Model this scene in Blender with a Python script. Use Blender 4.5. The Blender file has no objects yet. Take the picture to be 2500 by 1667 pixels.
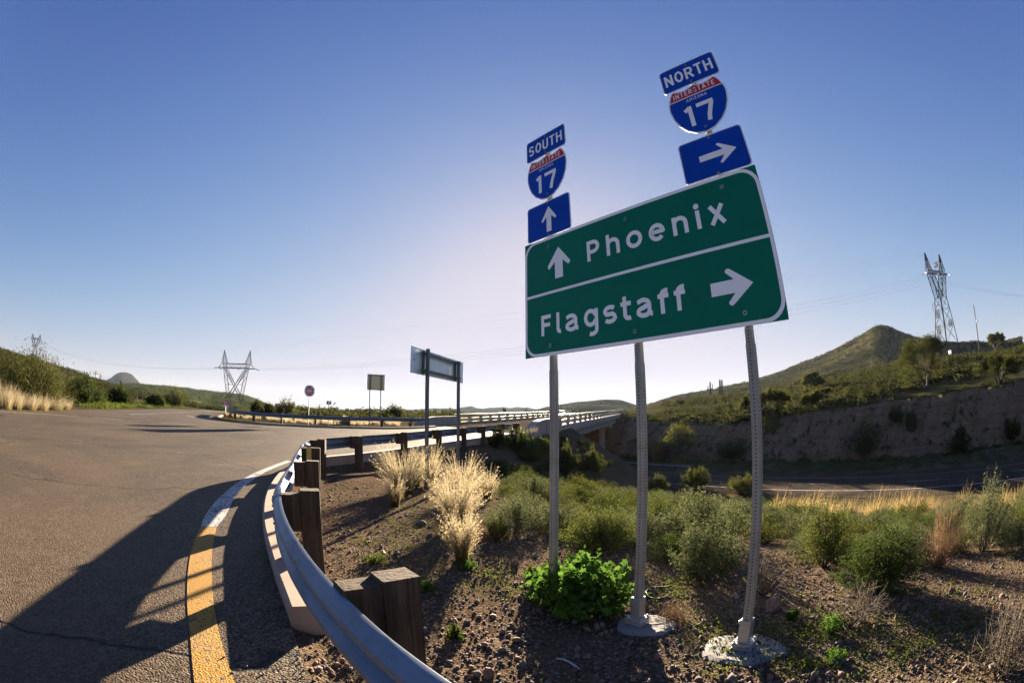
import bpy, bmesh, math, random
import numpy as np
from mathutils import Matrix, Vector
from mathutils.geometry import delaunay_2d_cdt

C = bpy.context.scene
COL = C.collection
R = math.radians

# ------------------------------------------------------------------ camera, sky, sun, exposure
CAM_H = 1.55
PITCH = 0.16224
FPX = 1114.18                      # focal length in pixels of the 2500 px wide frame (16 mm equisolid fisheye)
cam = bpy.data.cameras.new('camera')
cam_o = bpy.data.objects.new('camera', cam)
COL.objects.link(cam_o)
cam.type = 'PANO'
cam.panorama_type = 'FISHEYE_EQUISOLID'
cam.sensor_fit = 'HORIZONTAL'
cam.sensor_width = 36
cam.fisheye_lens = FPX / 2500 * 36
cam.fisheye_fov = math.pi
cam.clip_start = 0.02
cam.clip_end = 30000
cam_o.matrix_world = Matrix.Translation((0, 0, CAM_H)) @ Matrix.Rotation(math.pi / 2 + PITCH, 4, 'X')
C.camera = cam_o

SUN_AZ, SUN_EL = 5.5, 10.5
world = bpy.data.worlds.new('World')
C.world = world
world.use_nodes = True
wn = world.node_tree
sky = wn.nodes.new('ShaderNodeTexSky')
sky.sky_type = 'NISHITA'
sky.sun_disc = False
sky.sun_elevation = R(SUN_EL)
sky.sun_rotation = R(SUN_AZ)
sky.altitude = 600
sky.air_density = 1.0
sky.dust_density = 0.75
sky.ozone_density = 2.2
EXPO = 3.1
# the photograph's gentle highlight roll-off applied to the sky's radiance: c' = A (1 - exp(-k c^g))
sep = wn.nodes.new('ShaderNodeSeparateColor'); cmb = wn.nodes.new('ShaderNodeCombineColor')
wn.links.new(sky.outputs[0], sep.inputs[0])
SKY_STRENGTH = 0.06
for ch, (k, g, A) in enumerate(((0.262, 1.28, .72), (0.266, 1.24, .69), (0.43, 1.0, .80))):
    m1 = wn.nodes.new('ShaderNodeMath'); m1.operation = 'MULTIPLY'; m1.inputs[1].default_value = -k
    m2 = wn.nodes.new('ShaderNodeMath'); m2.operation = 'EXPONENT'
    mp = wn.nodes.new('ShaderNodeMath'); mp.operation = 'POWER'; mp.inputs[1].default_value = g
    m3 = wn.nodes.new('ShaderNodeMath'); m3.operation = 'SUBTRACT'; m3.inputs[0].default_value = 1.0
    m4 = wn.nodes.new('ShaderNodeMath'); m4.operation = 'MULTIPLY'; m4.inputs[1].default_value = A / (SKY_STRENGTH * 2 ** EXPO)
    wn.links.new(sep.outputs[ch], mp.inputs[0]); wn.links.new(mp.outputs[0], m1.inputs[0]); wn.links.new(m1.outputs[0], m2.inputs[0]); wn.links.new(m2.outputs[0], m3.inputs[1])
    wn.links.new(m3.outputs[0], m4.inputs[0]); wn.links.new(m4.outputs[0], cmb.inputs[ch])
bg = wn.nodes['Background']
bg.inputs['Strength'].default_value = SKY_STRENGTH
wn.links.new(cmb.outputs[0], bg.inputs[0])

sl = bpy.data.lights.new('sun', 'SUN')
sl.energy = 5.0
sl.angle = R(0.5)
sl.color = (1.0, 0.82, 0.60)
so = bpy.data.objects.new('sun', sl)
COL.objects.link(so)
so.rotation_euler = (R(90 - SUN_EL), 0, R(180 - SUN_AZ))
so.location = (0, 0, 30)

C.view_settings.view_transform = 'Standard'
C.view_settings.look = 'None'
C.view_settings.exposure = EXPO
C.view_settings.gamma = 1.0
C.cycles.max_bounces = 6
C.cycles.transparent_max_bounces = 8
C.cycles.use_denoising = True
C.cycles.caustics_reflective = False
C.cycles.caustics_refractive = False

# ------------------------------------------------------------------ helpers: pixels of the photograph -> directions -> ground
def ray(px, py):
    dx, dy = px - 1250.0, 833.5 - py
    r = math.hypot(dx, dy) + 1e-9
    th = 2 * math.asin(min(1, r / (2 * FPX)))
    X, Y, D = math.sin(th) * dx / r, math.sin(th) * dy / r, math.cos(th)
    c, s = math.cos(PITCH), math.sin(PITCH)
    return Vector((X, D * c - Y * s, D * s + Y * c))

def azel(px, py):
    d = ray(px, py)
    return math.degrees(math.atan2(d.x, d.y)), math.degrees(math.asin(d.z))

def gz(px, py, z):
    d = ray(px, py)
    t = (z - CAM_H) / d.z
    return Vector((d.x * t, d.y * t, z))

def pol(az, r, z=0.0):
    return Vector((r * math.sin(R(az)), r * math.cos(R(az)), z))

def at_r(px, py, r):
    """point at horizontal distance r seen in the direction of a pixel"""
    az, el = azel(px, py)
    return pol(az, r, CAM_H + r * math.tan(R(el)))

# ------------------------------------------------------------------ terrain height
HS, HC = 0.3256, 0.9455          # heading of the crossroad (19 degrees)
NX, NY = 0.834, 0.551            # normal of the freeway line
def sstep(a, b, x):
    t = np.clip((x - a) / (b - a), 0, 1)
    return t * t * (3 - 2 * t)

def zroad(x, y):
    s = x * HS + y * HC
    return 0.016 * (np.clip((s - 4 + np.sqrt((s - 4) ** 2 + 9)) / 2, 0, None) - 0.9).clip(0, 1.45 / 0.016)

# right-hand edge of the pavement (curb face), then the near kerb of the bridge
EDGE = [(9, -14), (4.5, -6), (1.6, -1.2), (-0.2, 0.95), (-0.95, 1.75), (-1.53, 2.66), (-2.17, 3.57), (-3.0, 4.80), (-3.78, 6.15),
        (-4.52, 7.7), (-5.1, 9.2), (-5.48, 10.7), (-5.52, 12.0), (-5.05, 13.4), (-4.42, 15.3), (-3.72, 18.0), (-2.9, 20.4),
        (-1.75, 23.6), (-0.25, 26.8), (0.75, 28.6)]
B0 = (4.06, 37.4)                # first rail post of the bridge, right-hand side
BH = R(18.9)                     # heading of the bridge
bdir = Vector((math.sin(BH), math.cos(BH), 0))
bper = Vector((math.cos(BH), -math.sin(BH), 0))
def bpt(i, off=0.0, z=0.0):
    """point on the right parapet line: post index i (3.05 m apart), off metres to the right"""
    p = Vector((B0[0], B0[1], 0)) + bdir * (3.05 * i) + bper * off
    p.z = z
    return p
e1 = bpt(4.5)
PLAT = EDGE + [(e1.x, e1.y), (-45, 170), (-400, 500), (-400, -60), (9, -60)]
PLAT = np.array(PLAT)

def poly_sd(P, x, y):
    """signed distance to polygon P (positive outside)"""
    x = np.asarray(x, float); y = np.asarray(y, float)
    d = np.full(x.shape, 1e18); ins = np.zeros(x.shape, bool)
    n = len(P)
    for i in range(n):
        ax, ay = P[i]; bx, by = P[(i + 1) % n]
        ex, ey = bx - ax, by - ay
        t = np.clip(((x - ax) * ex + (y - ay) * ey) / (ex * ex + ey * ey + 1e-12), 0, 1)
        d = np.minimum(d, (x - ax - t * ex) ** 2 + (y - ay - t * ey) ** 2)
        c = ((ay > y) != (by > y))
        with np.errstate(divide='ignore', invalid='ignore'):
            xi = ax + (y - ay) / (by - ay + 1e-30) * ex
        ins ^= c & (x < xi)
    d = np.sqrt(d)
    return np.where(ins, -d, d)

Q_R = np.array([-80, -5, 0, 2.5, 4, 6, 9, 12, 15, 20, 25, 31, 35.5, 37.2, 52.5, 56, 60])
Z_R = np.array([-.25, -.12, -.09, -.16, -.28, -.50, -1.0, -1.65, -2.4, -3.55, -4.65, -5.8, -6.4, -6.52, -6.52, -6.3, -6.0])

def lin(pts):
    """(px,py) list of the photograph -> arrays az, el sorted by azimuth"""
    a = sorted(azel(*p) for p in pts)
    return np.array([q[0] for q in a]), np.array([q[1] for q in a])

# skylines read off the photograph, each given its own distance
CUT = (np.array([8, 11, 14.3, 16, 19, 23, 31, 39, 50, 62, 75]), np.array([-.1, -.1, -.15, -.9, -1.5, -1.9, -1.8, -1.0, -.75, -.5, -.4]))
RIDGE1 = (np.array([6, 12, 15, 18, 23, 28, 33, 38, 43, 47, 52, 57, 61, 66, 72, 80]),
          np.array([-.3, -.1, .55, .95, 1.5, 1.7, 2.0, 2.5, 3.0, 3.4, 3.6, 3.7, 3.1, 2.9, 3.1, 3.3]))
RIDGE2 = lin([(1545, 1003), (1600, 985), (1660, 965), (1750, 948), (1830, 935), (1900, 912), (1960, 885), (2010, 866), (2050, 848), (2085, 830), (2110, 815), (2128, 800),
              (2150, 792), (2175, 795), (2200, 806), (2240, 822), (2290, 833), (2340, 833), (2375, 828), (2440, 834), (2500, 822)])
HILL_L = lin([(-60, 835), (0, 847), (45, 862), (85, 876), (130, 893), (180, 910), (230, 927), (300, 948), (380, 968), (450, 985), (560, 1012)])
MESA = lin([(250, 940), (300, 940), (345, 937), (400, 943), (480, 953), (540, 957), (590, 964), (625, 975), (650, 988), (672, 1000), (695, 1010)])
MOUNT = lin([(40, 872), (66, 868), (84, 862), (100, 876), (120, 885), (150, 900), (165, 893), (190, 903), (215, 915), (262, 930), (272, 922), (285, 909), (300, 905), (315, 910), (330, 920), (345, 935), (355, 950), (420, 985), (560, 1012)])
FARC = lin([(700, 1008), (730, 1004), (760, 999), (800, 1006), (850, 1002), (890, 999), (960, 1001), (1010, 1001), (1060, 998), (1110, 999), (1125, 997), (1150, 992.5), (1172, 1000), (1200, 996), (1225, 993.5), (1243, 998), (1262, 995.5),
            (1290, 996), (1310, 1000), (1350, 1002), (1500, 1002)])
KNOLL = lin([(1290, 1003), (1330, 995), (1365, 987), (1400, 983), (1450, 979), (1510, 976), (1545, 985), (1560, 996), (1590, 1003)])

_tab = np.arange(-180, 180, .1)
_memo = {}
def prof(az, P, lo):
    """skyline elevation at an azimuth, rounded off over a fraction of a degree"""
    k = (id(P), lo)
    if k not in _memo:
        t = np.interp(_tab, P[0], P[1], left=lo, right=lo); w = .14 if P is RIDGE2 else .3 if len(P[0]) > 14 and P is not RIDGE1 else 1.0
        g = np.exp(-.5 * (np.arange(-40, 41) * .1 / w) ** 2); g /= g.sum()
        _memo[k] = np.convolve(np.pad(t, 40, 'edge'), g, 'valid')
    return np.interp(az, _tab, _memo[k])

def H(x, y, detail=True):
    x = np.asarray(x, float); y = np.asarray(y, float)
    r = np.hypot(x, y) + 1e-6
    az = np.degrees(np.arctan2(x, y))
    q = x * NX + y * NY
    zr = zroad(x, y)
    d = poly_sd(PLAT, x, y)
    # near side of the freeway
    zright = np.interp(q, Q_R, Z_R)
    plateau = zr - 0.03 - (0.42 + .33 * sstep(13, 25, y)) * np.clip(d, 0, None)
    cutoff = zr - 0.03 - np.clip(q - 27, 0, None) * 0.62
    inside = np.minimum(plateau, np.where(q > 27, np.maximum(cutoff, -6.52), 99))
    near = np.maximum(zright, inside)
    # left side stays a plain, the freeway runs below it out of sight
    near = np.where((az < -6) & (q > 27), zr - 0.05, near)
    # far side: polar profile through the skylines
    qa = np.sin(np.radians(az)) * NX + np.cos(np.radians(az)) * NY
    rc = np.where(qa > 0.12, 65.5 / np.maximum(qa, 0.12), 400)
    def z_of(P, rr, lo):
        return CAM_H + rr * np.tan(np.radians(prof(az, P, lo)))
    zc = z_of(CUT, rc, -0.4)
    r1 = np.maximum(150.0, rc + 35)
    z1 = z_of(RIDGE1, r1, -0.35)
    z2 = z_of(RIDGE2, 430.0, -0.2)
    z3 = z_of(KNOLL, 700.0, -0.15)
    zf = z_of(FARC, 1500.0, 0.0)
    dip = np.minimum(z1, z2) - 4
    dip = z1 + (dip - z1) * sstep(1.0, 9.0, z2)
    zfar = np.where(r < r1, zc + (z1 - zc) * np.clip((r - rc) / (r1 - rc), 0, 1) ** 0.85,
            np.where(r < r1 + 80, z1 + (dip - z1) * sstep(0, 80, r - r1),
            np.where(r < 430, dip + (z2 - dip) * np.clip((r - r1 - 80) / np.maximum(350 - r1, 1), 0, 1) ** 1.1,
            np.where(r < 700, z2 + (z3 - z2) * sstep(430, 700, r), np.where(r < 1500, z3 + (zf - z3) * sstep(1050, 1500, r) - (z3 - 0) * sstep(700, 1000, r) * (1 - sstep(1050, 1500, r)), zf * (1 - sstep(1500, 2300, r)))))))
    tt = -x * NY + y * NX
    gul = .95 * np.sin(tt * .42 + 1.5 * np.sin(tt * .13)) + .5 * np.sin(tt * 1.07 + 2 * np.sin(tt * .31)) + .45 * np.sin(tt * 1.9 + 1.3 + np.sin(tt * .6)) + .32 * np.sin(tt * 3.3 + q * 1.3) + .22 * np.sin(tt * 5.3 - q * 2.1)
    ft = np.clip((q - 59 + gul * (.35 + .65 * np.clip((q - 59) / 6.5, 0, 1))) / 6.0, 0, 1)
    ft = np.clip(ft + .03 * np.sin(ft * 9 + 2.5 * np.sin(tt * .25) + tt * .3), 0, 1) if detail else ft
    foot = np.interp(q, [52.5, 56, 60], [-6.52, -6.3, -6.0])
    cut = foot + (zc - foot) * ft ** 0.9
    far = np.where(r < rc, cut, zfar)
    right = np.where(q < 52.5, near, far)
    # left hand terrain
    zl0 = near
    zl1 = z_of(HILL_L, 210.0, -0.3)
    zl2 = z_of(MESA, 700.0, -0.25)
    zl3 = z_of(MOUNT, 2100.0, -0.05)
    a0 = np.where(r < 60, zl0, np.where(r < 210, zl0 + (zl1 - zl0) * np.clip((r - 60) / 150, 0, 1) ** 1.15,
         np.where(r < 330, zl1 - 5 * sstep(210, 330, r) * sstep(1.5, 4.5, zl1),
         np.where(r < 700, (zl1 - 5 * sstep(1.5, 4.5, zl1)) + (zl2 - zl1 + 5 * sstep(1.5, 4.5, zl1)) * np.clip((r - 330) / 370, 0, 1),
         np.where(r < 1500, zl2 + (zf - zl2) * sstep(850, 1500, r),
         np.where(r < 2100, zf + (zl3 - zf) * np.clip((r - 1550) / 550, 0, 1), zl3 * (1 - sstep(2100, 2480, r))))))))
    w = sstep(-14, 1, az) * (np.abs(az) < 120)
    wl = 1 - w
    left = np.where(az < -75, np.where(r < 60, zl0, a0), a0)
    zz = right * w + left * wl
    zz = np.where(r < 55, np.where(q < 52.5, near, zz), zz)
    if detail:
        rough = np.sin(x * 0.9 + 1.3 * np.sin(y * 0.7)) * np.sin(y * 1.1 + 0.8 * np.sin(x * 0.5))
        amp = np.where(d > 0.25, 0.02, 0.0) * (r < 40)
        zz = zz + amp * rough
        far_n = (np.sin(x * 0.045 + 1.7 * np.sin(y * 0.031)) + np.sin(y * 0.06 + 1.1 * np.sin(x * 0.04 + 2)) + 0.5 * np.sin(x * .17 + y * .13)) / 2.5
        zz = zz + far_n * np.clip((r - 75) / 300, 0, 1) * np.where(r < 1300, 2.2, 4.0) * (np.abs(az) < 80)
        onf = (q > 38) & (q < 53) & (az > -3)
        zz = np.where(onf, np.where(r < 160, np.minimum(zz, -6.52), zz), zz)
    return zz

def proj(p):
    """world point -> pixel of the 2500 px photograph"""
    x, y, z = p[0], p[1], p[2] - CAM_H
    c, s = math.cos(PITCH), math.sin(PITCH)
    Y, D = -y * s + z * c, y * c + z * s
    rho = math.hypot(x, Y) + 1e-9; th = math.atan2(rho, D); q = 2 * FPX * math.sin(th / 2)
    return 1250 + q * x / rho, 833.5 - q * Y / rho

def hz(x, y):
    return float(H(np.array([x]), np.array([y]), False)[0])

def hit(px, py, rmax=600.0):
    """where the pixel's ray meets the terrain"""
    d = ray(px, py)
    t = np.concatenate([np.linspace(0.8, 40, 900), np.geomspace(40, rmax, 900)])
    x, y, z = d.x * t, d.y * t, CAM_H + d.z * t
    h = H(x, y, False)
    k = np.argmax(z < h)
    if not (z < h).any():
        k = len(t) - 1
    return Vector((x[k], y[k], float(h[k])))

# ------------------------------------------------------------------ materials
class NT:
    def __init__(s, name):
        s.m = bpy.data.materials.new(name); s.m.use_nodes = True
        s.n = s.m.node_tree.nodes; s.l = s.m.node_tree.links
        s.b = s.n['Principled BSDF']; s.out = s.n['Material Output']
    def node(s, t, **k):
        o = s.n.new(t)
        for a, v in k.items():
            if a[0] == '_':
                o.inputs[a[1:].replace('_', ' ')].default_value = v
            else:
                setattr(o, a, v)
        return o
    def link(s, a, b): s.l.new(a, b)
    def coord(s, kind='Object', scale=(1, 1, 1)):
        tc = s.node('ShaderNodeTexCoord'); mp = s.node('ShaderNodeMapping'); mp.inputs['Scale'].default_value = scale
        s.link(tc.outputs[kind], mp.inputs[0]); return mp.outputs[0]
    def noise(s, vec, scale, detail=4, rough=.55, dist=0):
        o = s.node('ShaderNodeTexNoise', _Scale=scale, _Detail=detail, _Roughness=rough, _Distortion=dist)
        s.link(vec, o.inputs['Vector']); return o.outputs['Fac']
    def ramp(s, fac, stops):
        o = s.node('ShaderNodeValToRGB'); e = o.color_ramp.elements
        while len(e) < len(stops): e.new(.5)
        for i, (p, c) in enumerate(stops):
            e[i].position = p; e[i].color = (*c, 1) if len(c) == 3 else c
        s.link(fac, o.inputs[0]); return o.outputs[0]
    def mix(s, fac, a, b, mode='MIX'):
        o = s.node('ShaderNodeMix', data_type='RGBA', blend_type=mode)
        for i, v in ((0, fac), (6, a), (7, b)):
            if hasattr(v, 'is_linked'): s.link(v, o.inputs[i])
            else: o.inputs[i].default_value = v if i == 0 else ((*v, 1) if len(v) == 3 else v)
        return o.outputs[2]
    def math(s, op, a, b=0.0):
        o = s.node('ShaderNodeMath', operation=op)
        for i, v in ((0, a), (1, b)):
            if hasattr(v, 'is_linked'): s.link(v, o.inputs[i])
            else: o.inputs[i].default_value = v
        return o.outputs[0]
    def bump(s, h, strength=.5, dist=.01):
        o = s.node('ShaderNodeBump', _Strength=strength, _Distance=dist)
        s.link(h, o.inputs['Height']); s.link(o.outputs[0], s.b.inputs['Normal']); return o
    def set(s, **k):
        for a, v in k.items():
            i = s.b.inputs[a.replace('_', ' ')]
            if hasattr(v, 'is_linked'): s.link(v, i)
            else: i.default_value = (*v, 1) if isinstance(v, tuple) and len(v) == 3 else v
        return s.m

def plain(name, col, rough=.6, metal=0, var=.12, scale=8, bump=0, bscale=60, spec=.5):
    t = NT(name); v = t.coord()
    n = t.noise(v, scale, 5)
    c = t.ramp(n, [(.25, tuple(x * (1 - var) for x in col)), (.75, tuple(min(1, x * (1 + var)) for x in col))])
    t.set(Base_Color=c, Roughness=rough, Metallic=metal); t.b.inputs['Specular IOR Level'].default_value = spec
    if bump: t.bump(t.noise(v, bscale, 3), bump, .004)
    return t.m

def m_asphalt(name, dark=(.006, .0048, .0036), light=(.165, .124, .084), stone=62, spec=.1, bmp=.9):
    t = NT(name); v = t.coord()
    vo = t.node('ShaderNodeTexVoronoi', _Scale=float(stone)); t.link(v, vo.inputs['Vector'])
    agg = t.ramp(vo.outputs['Color'], [(.15, dark), (.55, tuple(.5 * (a + b) for a, b in zip(dark, light))), (.9, light), (1, tuple(min(1, c * 1.7) for c in light))])
    big = t.noise(v, .3, 7, .66, .5)
    base = t.mix(t.ramp(big, [(.38, (0, 0, 0)), (.62, (.6, .6, .6))]), agg, (.115, .085, .057))
    # worn, dusty streaks
    vs = t.coord('Object', (1, 1, 1))
    st = t.noise(vs, .9, 5, .6, 2.4)
    base = t.mix(t.ramp(st, [(.56, (0, 0, 0)), (.61, (.38, .38, .38)), (.66, (0, 0, 0))]), base, (.15, .115, .082))
    wp = t.noise(t.coord('Object', (.5, .12, .5)), 1.0, 4, .55, .5)
    base = t.mix(t.ramp(wp, [(.36, (.35, .35, .35)), (.6, (0, 0, 0))]), base, (.038, .031, .025))
    # fine cracks
    cr = t.node('ShaderNodeTexVoronoi', feature='DISTANCE_TO_EDGE', _Scale=.17)
    wv = t.node('ShaderNodeVectorMath', operation='ADD'); ns = t.node('ShaderNodeTexNoise', _Scale=1.1, _Detail=5)
    t.link(v, ns.inputs['Vector']); t.link(v, wv.inputs[0]); t.link(ns.outputs['Color'], wv.inputs[1]); t.link(wv.outputs[0], cr.inputs['Vector'])
    crk = t.ramp(cr.outputs['Distance'], [(0, (1, 1, 1)), (.0028, (1, 1, 1)), (.0048, (0, 0, 0))])
    base = t.mix(crk, base, (.025, .022, .02))
    t.set(Base_Color=base, Roughness=t.ramp(big, [(.3, (.62,) * 3), (.7, (.8,) * 3)]))
    t.b.inputs['Specular IOR Level'].default_value = spec
    h = t.math('SUBTRACT', t.math('MULTIPLY', vo.outputs['Distance'], -1.0), t.math('MULTIPLY', crk, 1.5))
    t.bump(h, bmp, .008)
    return t.m

def m_paint(name, col, wear=.5, under=(.045, .037, .03)):
    t = NT(name); v = t.coord()
    vo = t.node('ShaderNodeTexVoronoi', _Scale=70.0); t.link(v, vo.inputs['Vector'])
    n1 = t.noise(v, 26, 6, .7); n2 = t.noise(v, 3, 4)
    w = t.math('ADD', t.math('MULTIPLY', n1, .75), t.math('MULTIPLY', n2, .35))
    k = t.ramp(w, [(wear, (0, 0, 0)), (wear + .05, (1, 1, 1))])
    cc = t.ramp(n2, [(.3, tuple(c * .8 for c in col)), (.7, col)])
    t.set(Base_Color=t.mix(k, cc, under), Roughness=.75)
    t.bump(t.math('ADD', vo.outputs['Distance'], t.math('MULTIPLY', k, -.6)), .8, .006)
    return t.m

def m_soil(name):
    """one sheet for everything that is not pavement: gravelly soil, greener and paler with distance and slope"""
    t = NT(name); v = t.coord()
    vo = t.node('ShaderNodeTexVoronoi', _Scale=34.0); t.link(v, vo.inputs['Vector'])
    v2 = t.node('ShaderNodeTexVoronoi', _Scale=95.0); t.link(v, v2.inputs['Vector'])
    n = t.noise(v, .9, 6, .6); nf = t.noise(v, .05, 6, .62, .4)
    peb = t.ramp(vo.outputs['Color'], [(.1, (.035, .025, .018)), (.45, (.08, .057, .04)), (.8, (.15, .11, .08)), (1, (.28, .22, .175))])
    fine = t.ramp(v2.outputs['Color'], [(.1, (.05, .036, .025)), (.9, (.155, .115, .077))])
    soil = t.mix(t.ramp(n, [(.4, (0, 0, 0)), (.62, (1, 1, 1))]), peb, fine)
    gr = t.noise(v, 1.6, 6, .7)
    soil = t.mix(t.ramp(gr, [(.52, (0, 0, 0)), (.7, (.6, .6, .6))]), soil, (.06, .066, .024))
    # hillsides: soil with brush-coloured patches
    hill = t.ramp(nf, [(.3, (.05, .055, .022)), (.5, (.08, .07, .035)), (.62, (.12, .09, .058)), (.8, (.045, .052, .02))])
    hn = t.noise(v, .6, 6, .7)
    hill = t.mix(t.ramp(hn, [(.42, (0, 0, 0)), (.62, (.8, .8, .8))]), hill, (.028, .034, .013))
    geo = t.node('ShaderNodeNewGeometry'); sp = t.node('ShaderNodeSeparateXYZ'); t.link(geo.outputs['Position'], sp.inputs[0])
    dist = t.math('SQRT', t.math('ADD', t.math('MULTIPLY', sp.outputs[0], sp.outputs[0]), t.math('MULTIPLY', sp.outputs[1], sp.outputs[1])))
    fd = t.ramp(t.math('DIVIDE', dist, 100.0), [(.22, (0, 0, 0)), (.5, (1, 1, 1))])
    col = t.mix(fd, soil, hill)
    # steep cut faces: bare banded rock
    sn = t.node('ShaderNodeSeparateXYZ'); t.link(geo.outputs['True Normal'], sn.inputs[0])
    vz = t.coord('Object', (.12, .12, 1.1)); nb = t.noise(vz, 1.2, 8, .65, .8)
    v3 = t.coord('Object', (.5, .5, .16)); ng = t.noise(v3, 1.5, 7, .7, .5)
    rock = t.mix(t.ramp(ng, [(.35, (.2, .2, .2)), (.7, (.9, .9, .9))]), t.ramp(nb, [(.3, (.12, .066, .038)), (.5, (.25, .17, .11)), (.65, (.14, .08, .05)), (.8, (.31, .225, .155))]), (.115, .08, .055))
    steep = t.ramp(sn.outputs[2], [(.74, (1, 1, 1)), (.84, (0, 0, 0))])
    near = t.ramp(t.math('DIVIDE', dist, 300.0), [(.1, (1, 1, 1)), (.6, (1, 1, 1)), (.75, (0, 0, 0))])
    col = t.mix(t.mix(1.0, steep, near, 'MULTIPLY'), col, rock)
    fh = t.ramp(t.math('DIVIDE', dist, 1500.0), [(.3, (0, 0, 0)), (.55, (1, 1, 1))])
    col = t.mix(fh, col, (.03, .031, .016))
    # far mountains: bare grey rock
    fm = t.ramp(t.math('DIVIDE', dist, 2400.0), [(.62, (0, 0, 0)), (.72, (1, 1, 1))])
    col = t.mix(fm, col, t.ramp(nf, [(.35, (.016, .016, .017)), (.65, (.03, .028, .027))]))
    t.set(Base_Color=col, Roughness=1.0); t.b.inputs['Specular IOR Level'].default_value = 0.0
    hh = t.math('ADD', t.math('MULTIPLY', vo.outputs['Distance'], -1.0), t.math('MULTIPLY', v2.outputs['Distance'], -.45))
    hh = t.math('ADD', hh, t.math('MULTIPLY', ng, 4.0))
    hh = t.math('MULTIPLY', hh, t.ramp(t.math('DIVIDE', dist, 120.0), [(.3, (1, 1, 1)), (.95, (.0, .0, .0))]))
    t.bump(hh, .8, .03)
    return t.m

def m_leaf(name, a, b, trans=.45, rough=.55, scale=3.0, tip=None, z0=0, z1=1, spec=0.0):
    """foliage: two greens mixed per place and per plant, light passes through"""
    t = NT(name); v = t.coord()
    n = t.noise(v, scale, 3); oi = t.node('ShaderNodeObjectInfo')
    f = t.math('ADD', t.math('MULTIPLY', n, .75), t.math('MULTIPLY', oi.outputs['Random'], .3))
    c = t.ramp(f, [(.25, a), (.8, b)])
    if tip:
        sp = t.node('ShaderNodeSeparateXYZ'); tc = t.node('ShaderNodeTexCoord'); t.link(tc.outputs['Object'], sp.inputs[0])
        k = t.ramp(t.math('DIVIDE', sp.outputs[2], z1), [(z0, (0, 0, 0)), (min(1, z0 + .45), (1, 1, 1))])
        c = t.mix(k, c, tip)
    t.set(Base_Color=c, Roughness=max(.6, rough)); t.b.inputs['Specular IOR Level'].default_value = spec
    tr = t.node('ShaderNodeBsdfTranslucent'); t.link(c, tr.inputs[0])
    mx = t.node('ShaderNodeMixShader'); mx.inputs[0].default_value = trans
    t.link(t.b.outputs[0], mx.inputs[1]); t.link(tr.outputs[0], mx.inputs[2]); t.link(mx.outputs[0], t.out.inputs[0])
    return t.m

def m_wood(name):
    t = NT(name); v = t.coord('Object', (22, 22, 1.3))
    n = t.noise(v, 1.0, 6, .65, .9); n2 = t.noise(t.coord('Object', (3, 3, .8)), 1.5, 4)
    g = t.ramp(n, [(.28, (.016, .011, .007)), (.45, (.06, .04, .025)), (.6, (.11, .077, .05)), (.75, (.04, .026, .017))])
    t.set(Base_Color=t.mix(t.ramp(n2, [(.4, (0, 0, 0)), (.7, (.6, .6, .6))]), g, (.055, .043, .033)), Roughness=.95)
    t.b.inputs['Specular IOR Level'].default_value = .2
    t.bump(n, .8, .012); return t.m

def m_galv(name, col=(.44, .46, .49), rough=.42, metal=.85, scale=40):
    t = NT(name); v = t.coord()
    vo = t.node('ShaderNodeTexVoronoi', _Scale=float(scale)); t.link(v, vo.inputs['Vector'])
    n = t.noise(v, 2.2, 5, .6)
    c = t.mix(.35, t.ramp(n, [(.3, tuple(x * .72 for x in col)), (.7, col)]), t.ramp(vo.outputs['Color'], [(0, tuple(x * .75 for x in col)), (1, tuple(min(1, x * 1.15) for x in col))]))
    dn = t.noise(t.coord('Object', (.7, .7, 2.5)), 3.0, 7, .68, .6)
    c = t.mix(t.ramp(dn, [(.5, (0, 0, 0)), (.72, (.55, .55, .55))]), c, tuple(x * .5 for x in (col[0] * 1.15, col[1], col[2] * .8)))
    t.set(Base_Color=c, Metallic=metal, Roughness=t.ramp(n, [(.3, (rough + .12,) * 3), (.7, (rough - .05,) * 3)]))
    t.bump(t.noise(v, 90, 2), .12, .002); return t.m

def m_concrete(name, col=(.36, .31, .26)):
    t = NT(name); v = t.coord()
    n = t.noise(v, 3.2, 6, .6); f = t.noise(v, 120, 3, .6)
    st = t.noise(t.coord('Object', (2.0, 2.0, .25)), 2.0, 5, .6)
    c = t.ramp(n, [(.3, tuple(x * .75 for x in col)), (.7, col)])
    c = t.mix(t.ramp(st, [(.5, (0, 0, 0)), (.72, (.4, .4, .4))]), c, tuple(x * .5 for x in col))
    c = t.mix(t.ramp(f, [(.55, (0, 0, 0)), (.75, (.35, .35, .35))]), c, tuple(x * .55 for x in col))
    t.set(Base_Color=c, Roughness=.88); t.bump(f, .35, .004); return t.m

M = {}
M['asphalt'] = m_asphalt('asphalt')
M['deck'] = m_asphalt('deck_asphalt', (.05, .043, .036), (.10, .088, .074), 50, .0, .15)
M['freeway'] = m_asphalt('freeway_asphalt', (.025, .022, .02), (.06, .053, .046), 50, .0, .2)
M['white_paint'] = m_paint('white_paint', (.46, .46, .46), .55)
M['yellow_paint'] = m_paint('yellow_paint', (.36, .175, .0025), .60)
M['soil'] = m_soil('soil')
M['kerb'] = m_concrete('kerb_concrete', (.34, .245, .185))
M['concrete'] = m_concrete('bridge_concrete', (.33, .295, .25))
M['footing'] = m_concrete('footing_concrete', (.20, .185, .175))
M['wood'] = m_wood('weathered_timber')
M['galv'] = m_galv('galvanised_steel')
M['rail'] = m_galv('guardrail_steel', (.17, .215, .285), .5, .7, 25)
M['post'] = m_galv('post_steel', (.37, .345, .295), .5, .4, 60)
M['dark_steel'] = plain('dark_steel', (.10, .115, .125), .5, .6)
M['lattice'] = plain('tower_steel', (.014, .016, .019), .95, 0, spec=.05)
M['alu'] = plain('sign_back_aluminium', (.66, .78, .86), .4, .25, .10, 1.5)
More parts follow.
